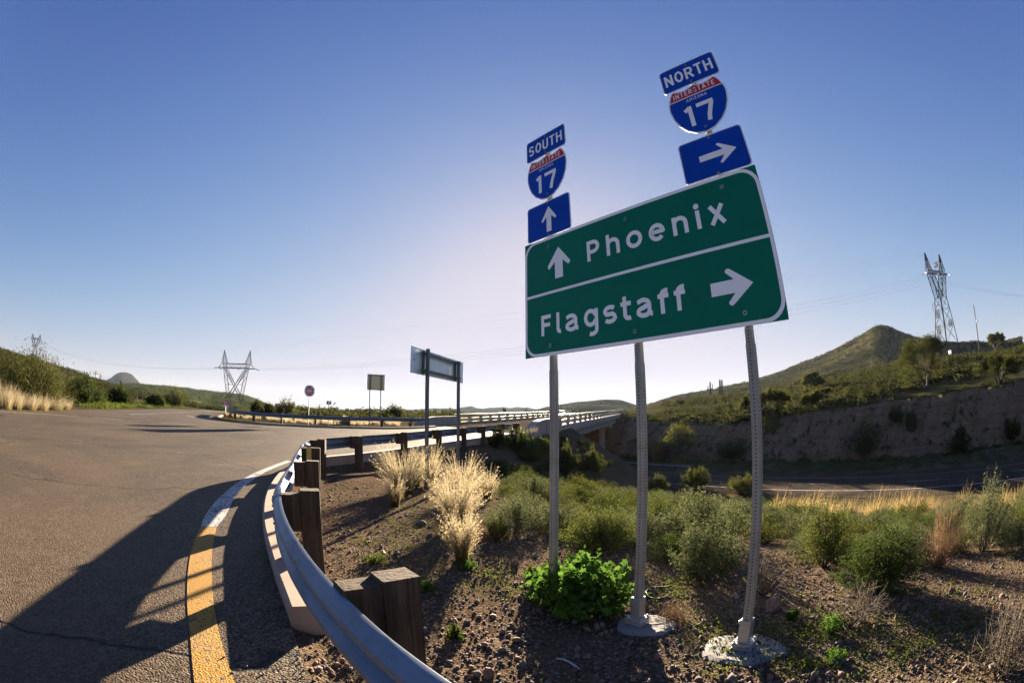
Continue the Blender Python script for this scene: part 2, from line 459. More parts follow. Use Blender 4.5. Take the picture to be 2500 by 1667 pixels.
M['green'] = plain('sign_green', (.0, .155, .095), .5, 0, .10, 1.3, spec=.15)
M['blue'] = plain('sign_blue', (.001, .055, .42), .45, 0, .10, 2, spec=.15)
M['red'] = plain('sign_red', (.55, .008, .018), .5, 0, .06, 2)
M['white'] = plain('sign_white', (.92, .92, .92), .5, 0, .03, 2)
M['hole'] = plain('post_hole', (.012, .012, .012), .9)
M['marker'] = plain('marker_yellow', (.62, .42, .10), .5, 0, .1, 6)
M['white_plastic'] = plain('white_plastic', (.3, .3, .28), .6)
M['antenna'] = plain('antenna_white', (.05, .05, .05), .7)
M['tan_back'] = plain('board_back', (.66, .58, .34), .7, 0)
M['rubber'] = plain('black_rubber', (.02, .02, .02), .6)

# ------------------------------------------------------------------ mesh builder and object helpers
class MB:
    def __init__(s): s.v = []; s.f = []; s.m = []
    def quad(s, a, b, c, d, m=0):
        i = len(s.v); s.v += [tuple(a), tuple(b), tuple(c), tuple(d)]; s.f.append((i, i + 1, i + 2, i + 3)); s.m.append(m)
    def poly(s, pts, m=0):
        i = len(s.v); s.v += [tuple(p) for p in pts]; s.f.append(tuple(range(i, i + len(pts)))); s.m.append(m)
    def box(s, c, size, rot=None, m=0):
        hx, hy, hz_ = size[0] / 2, size[1] / 2, size[2] / 2
        c = Vector(c); i = len(s.v)
        for dz in (-hz_, hz_):
            for dx, dy in ((-hx, -hy), (hx, -hy), (hx, hy), (-hx, hy)):
                p = Vector((dx, dy, dz))
                if rot is not None: p = rot @ p
                s.v.append(tuple(c + p))
        for f in ((3, 2, 1, 0), (4, 5, 6, 7), (0, 1, 5, 4), (1, 2, 6, 5), (2, 3, 7, 6), (3, 0, 4, 7)):
            s.f.append(tuple(i + k for k in f)); s.m.append(m)
    def bar(s, a, b, w, h=None, m=0, up=(0, 0, 1)):
        """box beam from a to b"""
        a, b = Vector(a), Vector(b); d = b - a; L = d.length
        if L < 1e-6: return
        d /= L; u = Vector(up)
        if abs(d.dot(u)) > .95: u = Vector((1, 0, 0))
        x = d.cross(u).normalized(); y = x.cross(d)
        s.box((a + b) / 2, (w, h or w, L), Matrix((x, y, d)).transposed(), m)
    def tube(s, pts, rad, n=6, m=0, cap=True):
        pts = [Vector(p) for p in pts]; rs = rad if hasattr(rad, '__len__') else [rad] * len(pts)
        base = len(s.v); K = len(pts); u = None
        for k, p in enumerate(pts):
            d = (pts[min(k + 1, K - 1)] - pts[max(k - 1, 0)]).normalized()
            if u is None: u = d.orthogonal().normalized()
            u = (u - d * u.dot(d)).normalized(); w = d.cross(u)
            for j in range(n):
                a = 2 * math.pi * j / n
                s.v.append(tuple(p + (u * math.cos(a) + w * math.sin(a)) * rs[k]))
        for k in range(K - 1):
            for j in range(n):
                j2 = (j + 1) % n
                s.f.append((base + k * n + j, base + k * n + j2, base + (k + 1) * n + j2, base + (k + 1) * n + j)); s.m.append(m)
        if cap:
            s.f.append(tuple(base + j for j in reversed(range(n)))); s.m.append(m)
            s.f.append(tuple(base + (K - 1) * n + j for j in range(n))); s.m.append(m)
    def prism(s, outline, z0, z1, m=0, xf=None):
        """outline in (x, y) extruded in z; xf maps a Vector"""
        n = len(outline); i = len(s.v)
        for z in (z0, z1):
            for x, y in outline:
                p = Vector((x, y, z)); s.v.append(tuple(xf(p) if xf else p))
        s.f.append(tuple(i + k for k in reversed(range(n)))); s.m.append(m)
        s.f.append(tuple(i + n + k for k in range(n))); s.m.append(m)
        for k in range(n):
            k2 = (k + 1) % n
            s.f.append((i + k, i + k2, i + n + k2, i + n + k)); s.m.append(m)
    def sweep(s, frames, prof_, m=0, closed=True, cap=True):
        """frames: list of (point, side vector, up vector); prof_: (side, up) pairs"""
        n = len(prof_); i = len(s.v)
        for p, sx, up in frames:
            for a, b in prof_: s.v.append(tuple(Vector(p) + Vector(sx) * a + Vector(up) * b))
        for k in range(len(frames) - 1):
            for j in range(n if closed else n - 1):
                j2 = (j + 1) % n
                s.f.append((i + k * n + j, i + k * n + j2, i + (k + 1) * n + j2, i + (k + 1) * n + j)); s.m.append(m)
        if cap and closed:
            s.f.append(tuple(i + j for j in reversed(range(n)))); s.m.append(m)
            s.f.append(tuple(i + (len(frames) - 1) * n + j for j in range(n))); s.m.append(m)
    def build(s, name, mats, parent=None, smooth=False, fix=True):
        me = bpy.data.meshes.new(name); me.from_pydata(s.v, [], s.f)
        for mt in (mats if isinstance(mats, (list, tuple)) else [mats]): me.materials.append(mt)
        if any(s.m): me.polygons.foreach_set('material_index', s.m)
        if smooth: me.polygons.foreach_set('use_smooth', [True] * len(s.f))
        if fix and len(s.f) < 60000:
            bm = bmesh.new(); bm.from_mesh(me); bmesh.ops.recalc_face_normals(bm, faces=bm.faces); bm.to_mesh(me); bm.free()
        if smooth: me.set_sharp_from_angle(angle=R(24))
        me.update()
        o = bpy.data.objects.new(name, me); COL.objects.link(o)
        if parent: o.parent = parent
        return o

def npmesh(name, V, F, mats, parent=None, smooth=False, midx=None):
    """fast mesh from numpy: V (n,3), F (m,k)"""
    me = bpy.data.meshes.new(name)
    V = np.asarray(V, np.float32); F = np.asarray(F, np.int32); k = F.shape[1]
    me.vertices.add(len(V)); me.vertices.foreach_set('co', V.ravel())
    me.loops.add(F.size); me.loops.foreach_set('vertex_index', F.ravel())
    me.polygons.add(len(F)); me.polygons.foreach_set('loop_start', np.arange(0, F.size, k, dtype=np.int32))
    me.polygons.foreach_set('loop_total', np.full(len(F), k, np.int32))
    for mt in (mats if isinstance(mats, (list, tuple)) else [mats]): me.materials.append(mt)
    if midx is not None: me.polygons.foreach_set('material_index', np.asarray(midx, np.int32))
    if smooth: me.polygons.foreach_set('use_smooth', np.ones(len(F), bool))
    me.update(calc_edges=True)
    o = bpy.data.objects.new(name, me); COL.objects.link(o)
    if parent: o.parent = parent
    return o

def tag(o, label, cat, group=None):
    o['label'] = label; o['category'] = cat
    if group: o['group'] = group
    return o
def struct(o): o['kind'] = 'structure'; return o
def stuff(o, label=None, cat=None):
    o['kind'] = 'stuff'
    if label: o['label'] = label
    if cat: o['category'] = cat
    return o
def thing(name, label, cat, loc=(0, 0, 0), rz=0.0, group=None):
    o = bpy.data.objects.new(name, None); COL.objects.link(o)
    o.empty_display_size = .2; o.location = loc; o.rotation_euler = (0, 0, rz)
    return tag(o, label, cat, group)
def dup(root, loc, rz=0.0, sc=1.0, label=None, group=None):
    r = root.copy(); COL.objects.link(r); r.location = loc; r.rotation_euler = (0, 0, rz)
    r.scale = sc if hasattr(sc, '__len__') else (sc, sc, sc)
    if label: r['label'] = label
    if group: r['group'] = group
    for ch in list(root.children):
        c = ch.copy(); COL.objects.link(c); c.parent = r
        for g in list(ch.children):
            k = g.copy(); COL.objects.link(k); k.parent = c
    return r

def smooth_line(pts, n=8):
    """Catmull-Rom through points (any dimension)"""
    P = [np.array(p, float) for p in pts]; P = [2 * P[0] - P[1]] + P + [2 * P[-1] - P[-2]]
    out = []
    for i in range(1, len(P) - 2):
        for k in range(n):
            t = k / n
            out.append(.5 * (2 * P[i] + (P[i + 1] - P[i - 1]) * t + (2 * P[i - 1] - 5 * P[i] + 4 * P[i + 1] - P[i + 2]) * t * t + (3 * P[i] - P[i - 1] - 3 * P[i + 1] + P[i + 2]) * t ** 3))
    out.append(P[-2]); return np.array(out)

def frames_along(pts3):
    """(point, right vector, up) along a 3-D polyline"""
    F = []; n = len(pts3)
    for k in range(n):
        d = Vector(pts3[min(k + 1, n - 1)]) - Vector(pts3[max(k - 1, 0)]); d.z = 0; d.normalize()
        F.append((Vector(pts3[k]), Vector((d.y, -d.x, 0)), Vector((0, 0, 1))))
    return F

# ------------------------------------------------------------------ ground, roads, kerbs, markings
def rp(px, py, dz=0.0):
    """pixel -> road surface"""
    z = 0.0
    for _ in range(40):
        p = gz(px, py, z + dz); z = float(zroad(np.array(p.x), np.array(p.y)))
    return Vector((p.x, p.y, z + dz))

rings = [0.25]
while rings[-1] < 2500:
    r_ = rings[-1]
    rings.append(r_ * (1.018 if r_ < 14 else 1.028 if r_ < 56 else 1.008 if r_ < 92 else 1.03))
rings = np.array(rings)
az_f = np.concatenate([np.arange(-180, -84, 3.0), np.arange(-84, 84, 0.22), np.arange(84, 180, 3.0)])
AZ, RR = np.meshgrid(np.radians(az_f), rings, indexing='ij')
GX, GY = RR * np.sin(AZ), RR * np.cos(AZ)
GZ = H(GX, GY)
na, nr = AZ.shape
ii, jj = np.meshgrid(np.arange(na), np.arange(nr - 1), indexing='ij')
i2 = (ii + 1) % na
F = np.stack([ii * nr + jj, ii * nr + jj + 1, i2 * nr + jj + 1, i2 * nr + jj], -1).reshape(-1, 4)
V = np.stack([GX, GY, GZ], -1).reshape(-1, 3)
V = np.concatenate([V, [[0, 0, float(H(np.array([0.]), np.array([0.]))[0])]]])
ground = struct(npmesh('ground', V, F, M['soil'], smooth=True))

EDGE_S = [tuple(p) for p in smooth_line(EDGE[4:], 6)]
FARK = [rp(*p) for p in [(1066, 1043), (1040, 1045), (1000, 1046.5), (940, 1047), (860, 1045.5), (790, 1043.5), (720, 1040.5), (660, 1037.5), (610, 1033.5), (575, 1030), (548, 1026.5), (532, 1022.5), (530, 1019), (540, 1015)]]
def cdt_sheet(name, outline, zfun, mat, step):
    o = [Vector((p[0], p[1])) for p in outline]; n = len(o)
    P = np.array([(p.x, p.y) for p in o])
    lo, hi = P.min(0), P.max(0); extra = []
    for x in np.arange(lo[0], hi[0], step):
        ys = np.arange(lo[1], hi[1], step)
        if len(ys) == 0: continue
        sd = poly_sd(P, np.full(len(ys), x), ys)
        extra += [Vector((x, y)) for y, k in zip(ys, sd) if k < -step * .3]
    vs, es, fs, *_ = delaunay_2d_cdt(o + extra, [], [list(range(n))], 1, 1e-4)
    v2 = np.array([(p.x, p.y) for p in vs]); z = zfun(v2[:, 0], v2[:, 1])
    return npmesh(name, np.column_stack([v2, z]), np.array([f if len(f) == 3 else f[:3] for f in fs]), mat, smooth=True)

left_edge = [rp(*p) for p in [(556, 1004), (500, 1000), (430, 997.5), (330, 998.5), (200, 1000), (100, 998), (0, 996)]]
road_out = [(9, -14), (4.5, -6), (1.6, -1.2), (-0.2, 0.95)] + EDGE_S
bl = bpt(0.4, -12.0); road_out += [(bl.x, bl.y)]
road_out += [(p.x, p.y) for p in FARK] + [(p.x, p.y) for p in left_edge] + [(-20, 2), (-18, -8), (-12, -26), (2, -30)]
# uneven, crumbling edge where the pavement meets the loose gravel
rnd = random.Random(3)
ragged = []
for a, b in zip(road_out[:4], road_out[1:5]):
    for k in range(14):
        t = k / 14
        ragged.append((a[0] + (b[0] - a[0]) * t + rnd.uniform(-.05, .05), a[1] + (b[1] - a[1]) * t + rnd.uniform(-.05, .05)))
road = struct(cdt_sheet('road', ragged + road_out[4:], zroad, M['asphalt'], 1.6))

def ribbon(name, Ls, Rs, mat, dz=.006):
    mb = MB()
    for k in range(len(Ls) - 1):
        mb.quad(Ls[k], Ls[k + 1], Rs[k + 1], Rs[k])
    for i, v in enumerate(mb.v): mb.v[i] = (v[0], v[1], float(zroad(np.array(v[0]), np.array(v[1]))) + dz)
    return struct(mb.build(name, mat))
def edges(Lp, Rp, n=6):
    return ([Vector(p) for p in smooth_line([rp(*q) for q in Lp], n)], [Vector(p) for p in smooth_line([rp(*q) for q in Rp], n)])
def line(name, px, w, mat, n=5):
    P = [Vector(p) for p in smooth_line([rp(*q) for q in px], n)]
    fr = frames_along(P)
    return ribbon(name, [p - s * w / 2 for p, s, u in fr], [p + s * w / 2 for p, s, u in fr], mat)
L_, R_ = edges([(500, 1800), (475.4, 1667), (464.6, 1552), (457, 1462), (462, 1371), (476.5, 1317), (491, 1286)],
               [(640, 1800), (575, 1667), (537, 1552), (521, 1462), (517, 1371), (522.4, 1317), (529.5, 1287)])
ribbon('yellow_edge_line', L_, R_, M['yellow_paint'])
L_, R_ = edges([(490.5, 1285), (502.5, 1255.5), (531.5, 1219), (567.6, 1187), (611, 1159.7), (661.7, 1138), (700, 1124)],
               [(529.7, 1286), (553, 1255.5), (577, 1208.5), (607.4, 1179.6), (645, 1154), (679, 1139), (712, 1126)])
ribbon('white_edge_line', L_, R_, M['white_paint'])
line('white_lane_line', [(-60, 999), (0, 1004), (100, 1010), (190, 1016)], .13, M['white_paint'])
line('white_lane_line', [(226, 1019), (280, 1023.5), (342, 1028.5)], .13, M['white_paint'])
line('white_lane_line', [(395, 1032), (500, 1037), (640, 1041.5), (760, 1045.5), (880, 1048.5), (1000, 1049)], .13, M['white_paint'])
line('white_lane_line', [(315, 1012), (400, 1008.5), (480, 1004.5), (520, 1003)], .13, M['white_paint'])
line('white_lane_line', [(458, 1015), (474, 1018.5)], .2, M['white_paint'])
line('white_lane_line', [(1070, 1066), (1130, 1057), (1190, 1049), (1250, 1041)], .12, M['white_paint'])

def kerb(name, pts, mat, w=.26, h=.15, side=1):
    fr = frames_along([Vector((p[0], p[1], float(zroad(np.array(p[0]), np.array(p[1]))))) for p in pts])
    prof_ = [(0, -.2), (0, h - .03), (side * .03, h), (side * w, h), (side * w, -.25)]
    mb = MB(); mb.sweep(fr, prof_); return struct(mb.build(name, mat))
k0 = [p for p in EDGE_S if p[1] >= 2.66 and p[1] < 28.7]
kerb('kerb', k0, M['kerb'])
fk = [tuple(p) for p in smooth_line([(p.x, p.y) for p in FARK], 4)]
kerb('far_kerb', fk[:36], M['kerb'], .25, .14, 1)
kerb('yellow_kerb', fk[35:], M['yellow_paint'], .25, .14, 1)

# freeway in the cutting
fdir = Vector((-NY, NX, 0)); fn = Vector((NX, NY, 0))
def fpt(q, t, z=-6.5): p = fn * q + fdir * t; return Vector((p.x, p.y, z))
def fsheet(name, q0, q1, t0, t1, z, mat):
    mb = MB(); n = max(1, int(abs(t1 - t0) / 20))
    for k in range(n):
        a, b = t0 + (t1 - t0) * k / n, t0 + (t1 - t0) * (k + 1) / n
        mb.quad(fpt(q0, a, z), fpt(q1, a, z), fpt(q1, b, z), fpt(q0, b, z))
    return struct(mb.build(name, mat))
fsheet('freeway', 38.3, 51.6, -190, 150, -6.500, M['freeway'])
fsheet('white_edge_line', 41.42, 41.60, -190, 150, -6.494, M['white_paint'])
fsheet('yellow_edge_line', 48.4, 48.55, -190, 150, -6.494, M['yellow_paint'])
for k in range(22):
    t0_ = -160 + k * 12.2 + 2
    fsheet('white_lane_dash', 44.95, 45.1, t0_, t0_ + 3.6, -6.494, M['white_paint'])

# ------------------------------------------------------------------ guardrails
WB = [(.0, .156), (.03, .146), (.072, .105), (.078, .085), (.072, .062), (.014, .020), (.006, .0), (.014, -.020), (.072, -.062), (.078, -.085), (.072, -.105), (.03, -.146), (.0, -.156)]
def wprofile(road, off):
    """closed W-beam section; road = -1 if the road lies to the left of travel"""
    front = [(road * (off + a), b) for a, b in WB]
    back = [(road * (off + a - .006), b) for a, b in reversed(WB)]
    return front + back
def guardrail(name, label, group, centres, road=-1, h=.56, offs=.30, seglen=2, posts=None, block=True, n=6, blades=True):
    """centres: (x, y, z road) of the posts"""
    o = Vector(centres[0]); t = thing(name, label, 'guardrail', o, 0, group)
    S = smooth_line(centres, n); fr = frames_along([Vector(p) for p in S])
    loc = [(p - o, sx, up) for p, sx, up in fr]
    # overlapping lengths of beam
    step = n * seglen; k = 0; j = 0
    while k < len(loc) - 1:
        e = min(len(loc) - 1, k + step + (1 if k + step < len(loc) - 1 else 0))
        mb = MB(); mb.sweep([(p + up * h, sx, up) for p, sx, up in loc[k:e + 1]], wprofile(road, offs + (.010 if j % 2 else 0)))
        mb.build('rail_beam', M['rail'], t, True)
        # splice bolts at the lap
        if k > 0 and blades:
            p, sx, up = loc[k]; d = Vector((-sx.y, sx.x, 0))
            if (o + p).length > 8: k += step; j += 1; continue
            for a in (-.10, .05):
                for hh in (.115, .058, -.058, -.115):
                    c = p + d * a + up * (h + hh) + sx * road * (offs + .077)
                    bb = MB(); bb.tube([c - sx * road * .004, c + sx * road * .012], .014, 7); bb.build('bolt', M['galv'], t)
        k += step; j += 1
    for i, c in enumerate(centres):
        if posts is not None and i not in posts: continue
        p, sx, up = loc[i * n]
        Rm = Matrix((sx, Vector((-sx.y, sx.x, 0)), up)).transposed()
        rj = random.Random(i * 7 + len(centres)); th = rj.uniform(-.02, .02)
        Rm = Matrix.Rotation(rj.uniform(-.03, .03), 3, 'X') @ Rm
        mb = MB(); top = h + .20 + rj.uniform(-.01, .015)
        mb.box(p + Vector((0, 0, (top - 1.0) / 2)), (.20, .165, top + 1.0), Rm)
        po = mb.build('post', M['wood'], t); bevel(po, .006)
        if block:
            mb = MB(); mb.box(p + sx * road * (.10 + (offs - .10) / 2) + up * (h - .01 + rj.uniform(-.012, .012)), (offs - .10 - .004, .15, .37), Rm)
            bo = mb.build('block', M['wood'], t); bevel(bo, .006)
    return t, loc
def bevel(o, w, seg=2):
    m = o.modifiers.new('bevel', 'BEVEL'); m.width = w; m.segments = seg; m.limit_method = 'ANGLE'

def zr1(x, y): return float(zroad(np.array(x), np.array(y)))
near_posts = [(1.72, -.30), (-.56, 2.06), (-1.95, 4.06), (-2.98, 6.35), (-3.95, 8.55), (-4.78, 10.75), (-4.52, 12.95), (-3.74, 15.55), (-2.98, 18.5), (-2.2, 20.9), (-1.45, 23.2), (-.55, 25.4), (.35, 27.6)]
near_c = [(x, y, zr1(x, y)) for x, y in near_posts]
gr, gloc = guardrail('guardrail', 'long near guardrail on timber posts curving past the yellow line towards the bridge', 'timber post guardrails', near_c, -1, .555)
# yellow marker plate standing on the near face of a post
p, sx, up = gloc[4 * 6]
mb = MB(); dd = Vector((-sx.y, sx.x, 0))
Rm = Matrix((sx, dd, up)).transposed()
mb.box(p - dd * .095 - sx * .13 + up * .62, (.10, .008, .30), Rm)
for k in range(9): mb.box(p - dd * .1005 - sx * .125 + up * (.52 + k * .024), (.008, .003, .008), Rm, 1)
mb.build('reflector_plate', [M['marker'], M['dark_steel']], gr)

far_pts = [(-29.6, 41.2), (-27.0, 37.4), (-24.4, 34.6), (-21.6, 33.6), (-18.6, 33.4), (-15.8, 34.2), (-13.2, 35.3), (-10.8, 36.8), (-8.8, 38.9), (-7.5, 41.4)]
far_c = [(x, y, zr1(x, y) + .02) for x, y in far_pts]
guardrail('guardrail', 'distant guardrail on dark posts across the road in front of the do not enter sign', 'timber post guardrails', far_c, 1, .60)
fwp = [fpt(52.2, t) for t in (35, 38, 41, 44, 47, 50, 53, 56, 59, 62, 65, 68)]
guardrail('guardrail', 'dark guardrail beside the freeway in front of the shaded rock cut', 'timber post guardrails', [tuple(p) for p in fwp], -1, .56, blades=False)

# ------------------------------------------------------------------ lettering drawn as strokes
def arc(cx, cy, rx, ry, a0, a1, n=12):
    return [(cx + rx * math.cos(R(a0 + (a1 - a0) * k / n)), cy + ry * math.sin(R(a0 + (a1 - a0) * k / n))) for k in range(n + 1)]
def glyphs(w, X):
    """strokes (centre lines) in units of the cap height; w stroke width, X x-height"""
    c = w / 2; T = 1 - c; x = X - c
    G = {}
    G['P'] = (.72, [[(c, 0), (c, 1)], [(c, T), (.36, T)] + arc(.36, (T + .44) / 2, .64 - .36 - c + .06, (T - .44) / 2, 90, -90) + [(c, .44)]])
    G['h'] = (.70, [[(c, 0), (c, 1)], [(c, X * .55)] + arc(.35, x - .24, .35 - c, .24, 180, 0) + [(.70 - c, 0)]])
    G['n'] = (.70, [[(c, 0), (c, X)], [(c, X * .55)] + arc(.35, x - .24, .35 - c, .24, 180, 0) + [(.70 - c, 0)]])
    G['o'] = (.80, [arc(.40, X / 2, .40 - c, X / 2 - c, 0, 360, 28)])
    G['e'] = (.78, [[(c, X * .52), (.78 - c * 1.1, X * .52)] + arc(.39, X / 2, .39 - c, X / 2 - c, 4, 318, 26)])
    G['i'] = (w, [[(c, 0), (c, X)], 'dot'])
    G['x'] = (.74, [[(.10, 0), (.64, X)], [(.64, 0), (.10, X)]])
    G['F'] = (.62, [[(c, 0), (c, 1)], [(c, T), (.62, T)], [(c, .52), (.57, .52)]])
    G['l'] = (.30, [[(c, 1), (c, .24)] + arc(c + .13, .22, .13, .22 - c, 180, 285, 8)])
    G['a'] = (.76, [[(.07, X - .16)] + arc(.33, x - .2, .27, .20, 128, 0, 12) + [(.60, .24)] + arc(.74, .22, .14, .22 - c, 180, 268, 6),
                    [(.60, X * .55), (.42, X * .55)] + arc(.36, X * .29, .36 - c, X * .29 - c + .02, 90, 300, 16) + [(.60, .20)]])
    G['g'] = (.78, [arc(.37, X / 2 + .02, .37 - c, X / 2 - c, 18, 342, 22), [(.78 - c, X), (.78 - c, -.10)] + arc(.42, -.10, .78 - c - .42, .20, 0, -118, 12)])
    G['s'] = (.68, [arc(.36, x - .17, .27, .17, 38, 180, 10) + arc(.36, x - .17, .27, .16, 190, 235, 4) + arc(.33, .17 + c, .26, .17, 60, 0, 6) + arc(.33, .17 + c, .28, .17, -12, -142, 10)])
    G['t'] = (.55, [[(.21, X + .22), (.21, .24)] + arc(.40, .24, .19, .24 - c, 180, 300, 9), [(0, x), (.53, x)]])
    G['f'] = (.55, [[(.20, 0), (.20, .76)] + arc(.42, .76, .22, T - .76, 180, 70, 10), [(0, x), (.52, x)]])
    # capitals
    G['N'] = (.64, [[(c, 0), (c, 1)], [(c, .96), (.64 - c, .04)], [(.64 - c, 0), (.64 - c, 1)]])
    G['O'] = (.66, [arc(.33, .5, .33 - c, .5 - c, 0, 360, 28)])
    G['R'] = (.64, [[(c, 0), (c, 1)], [(c, T), (.34, T)] + arc(.34, (T + .46) / 2, .62 - .34 - c, (T - .46) / 2, 90, -90) + [(c, .46)], [(.32, .46), (.58, 0)]])
    G['T'] = (.56, [[(.28, 0), (.28, T)], [(0, T), (.56, T)]])
    G['H'] = (.62, [[(c, 0), (c, 1)], [(.62 - c, 0), (.62 - c, 1)], [(c, .5), (.62 - c, .5)]])
    G['S'] = (.60, [arc(.30, T - .22, .30 - c, .22, 25, 180, 10) + arc(.30, T - .22, .30 - c, .20, 195, 245, 4) + arc(.30, .22 + c, .30 - c, .22, 62, 0, 6) + arc(.30, .22 + c, .30 - c, .22, -12, -155, 10)])
    G['U'] = (.62, [[(c, 1), (c, .30)] + arc(.31, .30, .31 - c, .30 - c, 180, 360, 14) + [(.62 - c, 1)]])
    G['I'] = (w, [[(c, 0), (c, 1)]])
    G['E'] = (.56, [[(c, 0), (c, 1)], [(c, T), (.56, T)], [(c, .52), (.50, .52)], [(c, c), (.56, c)]])
    G['A'] = (.72, [[(c * .7, 0), (.36, T + .02)], [(.36, T + .02), (.72 - c * .7, 0)], [(.16, .29), (.56, .29)]])
    G['Z'] = (.58, [[(.02, T), (.56, T)], [(.53, T - .02), (.06, c + .02)], [(.02, c), (.58, c)]])
    G['1'] = (.34, [[(.34 - c, 0), (.34 - c, 1)], [(0, .80), (.34 - c, .93)]])
    G['7'] = (.66, [[(0, T), (.66 - c * .4, T)], [(.66 - c, T - .02), (.48, .62), (.38, .30), (.33, 0)]])
    G['D'] = (.62, [[(c, 0), (c, 1)], [(c, T), (.26, T)] + arc(.26, .5, .62 - .26 - c, .5 - c, 90, -90, 14) + [(c, c)]])
    G['W'] = (.9, [[(c, 1), (.25, 0)], [(.25, 0), (.45, .9)], [(.45, .9), (.65, 0)], [(.65, 0), (.9 - c, 1)]])
    G['G'] = (.66, [arc(.33, .5, .33 - c, .5 - c, 50, 340, 20) + [(.66 - c, .48), (.38, .48)]])
    G['Y'] = (.62, [[(c, 1), (.31, .45)], [(.62 - c, 1), (.31, .45)], [(.31, .45), (.31, 0)]])
    return G
def stroke_quads(mb, pts, w, xf, z, m=0):
    P = []
    for p in pts:
        p = np.array(p, float)
        if not P or np.hypot(*(p - P[-1])) > 2e-3: P.append(p)
    n = len(P)
    closed = np.hypot(*(P[0] - P[-1])) < 1e-6
    L, Rr = [], []
    for k in range(n):
        a = P[k - 1] if k > 0 else (P[-2] if closed else None)
        b = P[k + 1] if k < n - 1 else (P[1] if closed else None)
        d1 = (P[k] - a) / max(1e-9, np.hypot(*(P[k] - a))) if a is not None else None
        d2 = (b - P[k]) / max(1e-9, np.hypot(*(b - P[k]))) if b is not None else None
        if d1 is None: d1 = d2
        if d2 is None: d2 = d1
        t = d1 + d2; t /= max(1e-9, np.hypot(*t)); nn_ = np.array([-t[1], t[0]])
        sc = w / 2 / max(.5, nn_ @ np.array([-d1[1], d1[0]]))
        L.append(P[k] + nn_ * sc); Rr.append(P[k] - nn_ * sc)
    for k in range(n - 1):
        mb.quad(xf(L[k][0], L[k][1], z), xf(Rr[k][0], Rr[k][1], z), xf(Rr[k + 1][0], Rr[k + 1][1], z), xf(L[k + 1][0], L[k + 1][1], z), m)
def draw_char(mb, ch, G, w, xf, z, dz=.0003, m=0):
    adv, st = G[ch]
    for i, s in enumerate(st):
        if s == 'dot':
            cx = w / 2; mb.poly([xf(cx + .125 * math.cos(a), 1.0 - .02 + .125 * math.sin(a), z) for a in np.linspace(0, 2 * math.pi, 15)[:-1]], m)
        else: stroke_quads(mb, s, w, xf, z - dz * i, m)
def word(mb, chars, P, v0, cap, w, X, n, xs=None, u0=None, u1=None, squeeze=1.0, gap=.14, m=0, dv=None):
    """chars on the plate: either left edges xs (list of (u0,u1)) or spread between u0 and u1"""
    G = glyphs(w, X)
    if xs is None:
        tot = sum(G[c][0] for c in chars) + gap * (len(chars) - 1); k = (u1 - u0) / tot; x = u0; xs = []
        for c in chars:
            xs.append((x, x + G[c][0] * k)); x += (G[c][0] + gap) * k
    for j, (c, (a, b)) in enumerate(zip(chars, xs)):
        kx = (b - a) / G[c][0]
        vv = v0 + (dv[j] if dv else 0)
        # stroke width stays w*cap whatever the letter width: draw in plate units
        Gs = (G[c][0], [s if s == 'dot' else [(px * kx / cap, py) for px, py in s] for s in G[c][1]])
        draw_char(mb, c, {c: Gs}, w, lambda x_, y_, z_, a=a, vv=vv: P(a + x_ * cap, n + z_, vv + y_ * cap), 0, m=m)

def rrect(x0, y0, x1, y1, r, n=6):
    return arc(x1 - r, y1 - r, r, r, 0, 90, n) + arc(x0 + r, y1 - r, r, r, 90, 180, n) + arc(x0 + r, y0 + r, r, r, 180, 270, n) + arc(x1 - r, y0 + r, r, r, 270, 360, n)
def ring(mb, outer, inner, P, n, m=0):
    k = len(outer)
    for i in range(k):
        j = (i + 1) % k
        mb.quad(P(outer[i][0], n, outer[i][1]), P(outer[j][0], n, outer[j][1]), P(inner[j][0], n, inner[j][1]), P(inner[i][0], n, inner[i][1]), m)
def plate(mb, outline, P, n0, n1, m_face=0, m_back=1):
    k = len(outline)
    mb.poly([P(x, n0, y) for x, y in outline], m_face); mb.poly([P(x, n1, y) for x, y in reversed(outline)], m_back)
    for i in range(k):
        j = (i + 1) % k
        mb.quad(P(outline[i][0], n0, outline[i][1]), P(outline[j][0], n0, outline[j][1]), P(outline[j][0], n1, outline[j][1]), P(outline[i][0], n1, outline[i][1]), m_back)
def flat(mb, outline, P, n, m=0): mb.poly([P(x, n, y) for x, y in outline], m)
def arrow_outline(tip, length, shaft, head_w, head_l, r=.03):
    """arrow pointing to +x with rounded barbs, tip at (tip)"""
    tx, ty = tip
    o = [(tx - length, ty - shaft / 2), (tx - head_l * .72, ty - shaft / 2)]
    o += arc(tx - head_l + r * .9, ty - head_w / 2 + r, r, r, 175, 305, 7)
    o += [(tx, ty)]
    o += arc(tx - head_l + r * .9, ty + head_w / 2 - r, r, r, 55, 185, 7)
    o += [(tx - head_l * .72, ty + shaft / 2), (tx - length, ty + shaft / 2)]
    return o

# ------------------------------------------------------------------ the big guide sign
S_DU = Vector((0.65082989, -0.75922359, 0)); S_NN = Vector((0.75922359, 0.65082989, 0)); S_UP = Vector((0.0041009, 0.07214972, 1))
S_P0 = Vector((0.1307147, 4.3622335, 0.5431791 + CAM_H))
SW, SH, UL, UR = 2.525, 1.185, .339, 2.211
UM = (UL + UR) / 2
base_w = S_P0 + S_DU * UM + S_UP * -2.25
base_w.z = hz(base_w.x, base_w.y)
def SP(u, n, v): return S_P0 + S_DU * u + S_NN * n + S_UP * v - base_w
sign = thing('guide_sign', 'big green Phoenix and Flagstaff guide sign topped by two blue Interstate 17 stacks', 'road sign', base_w)

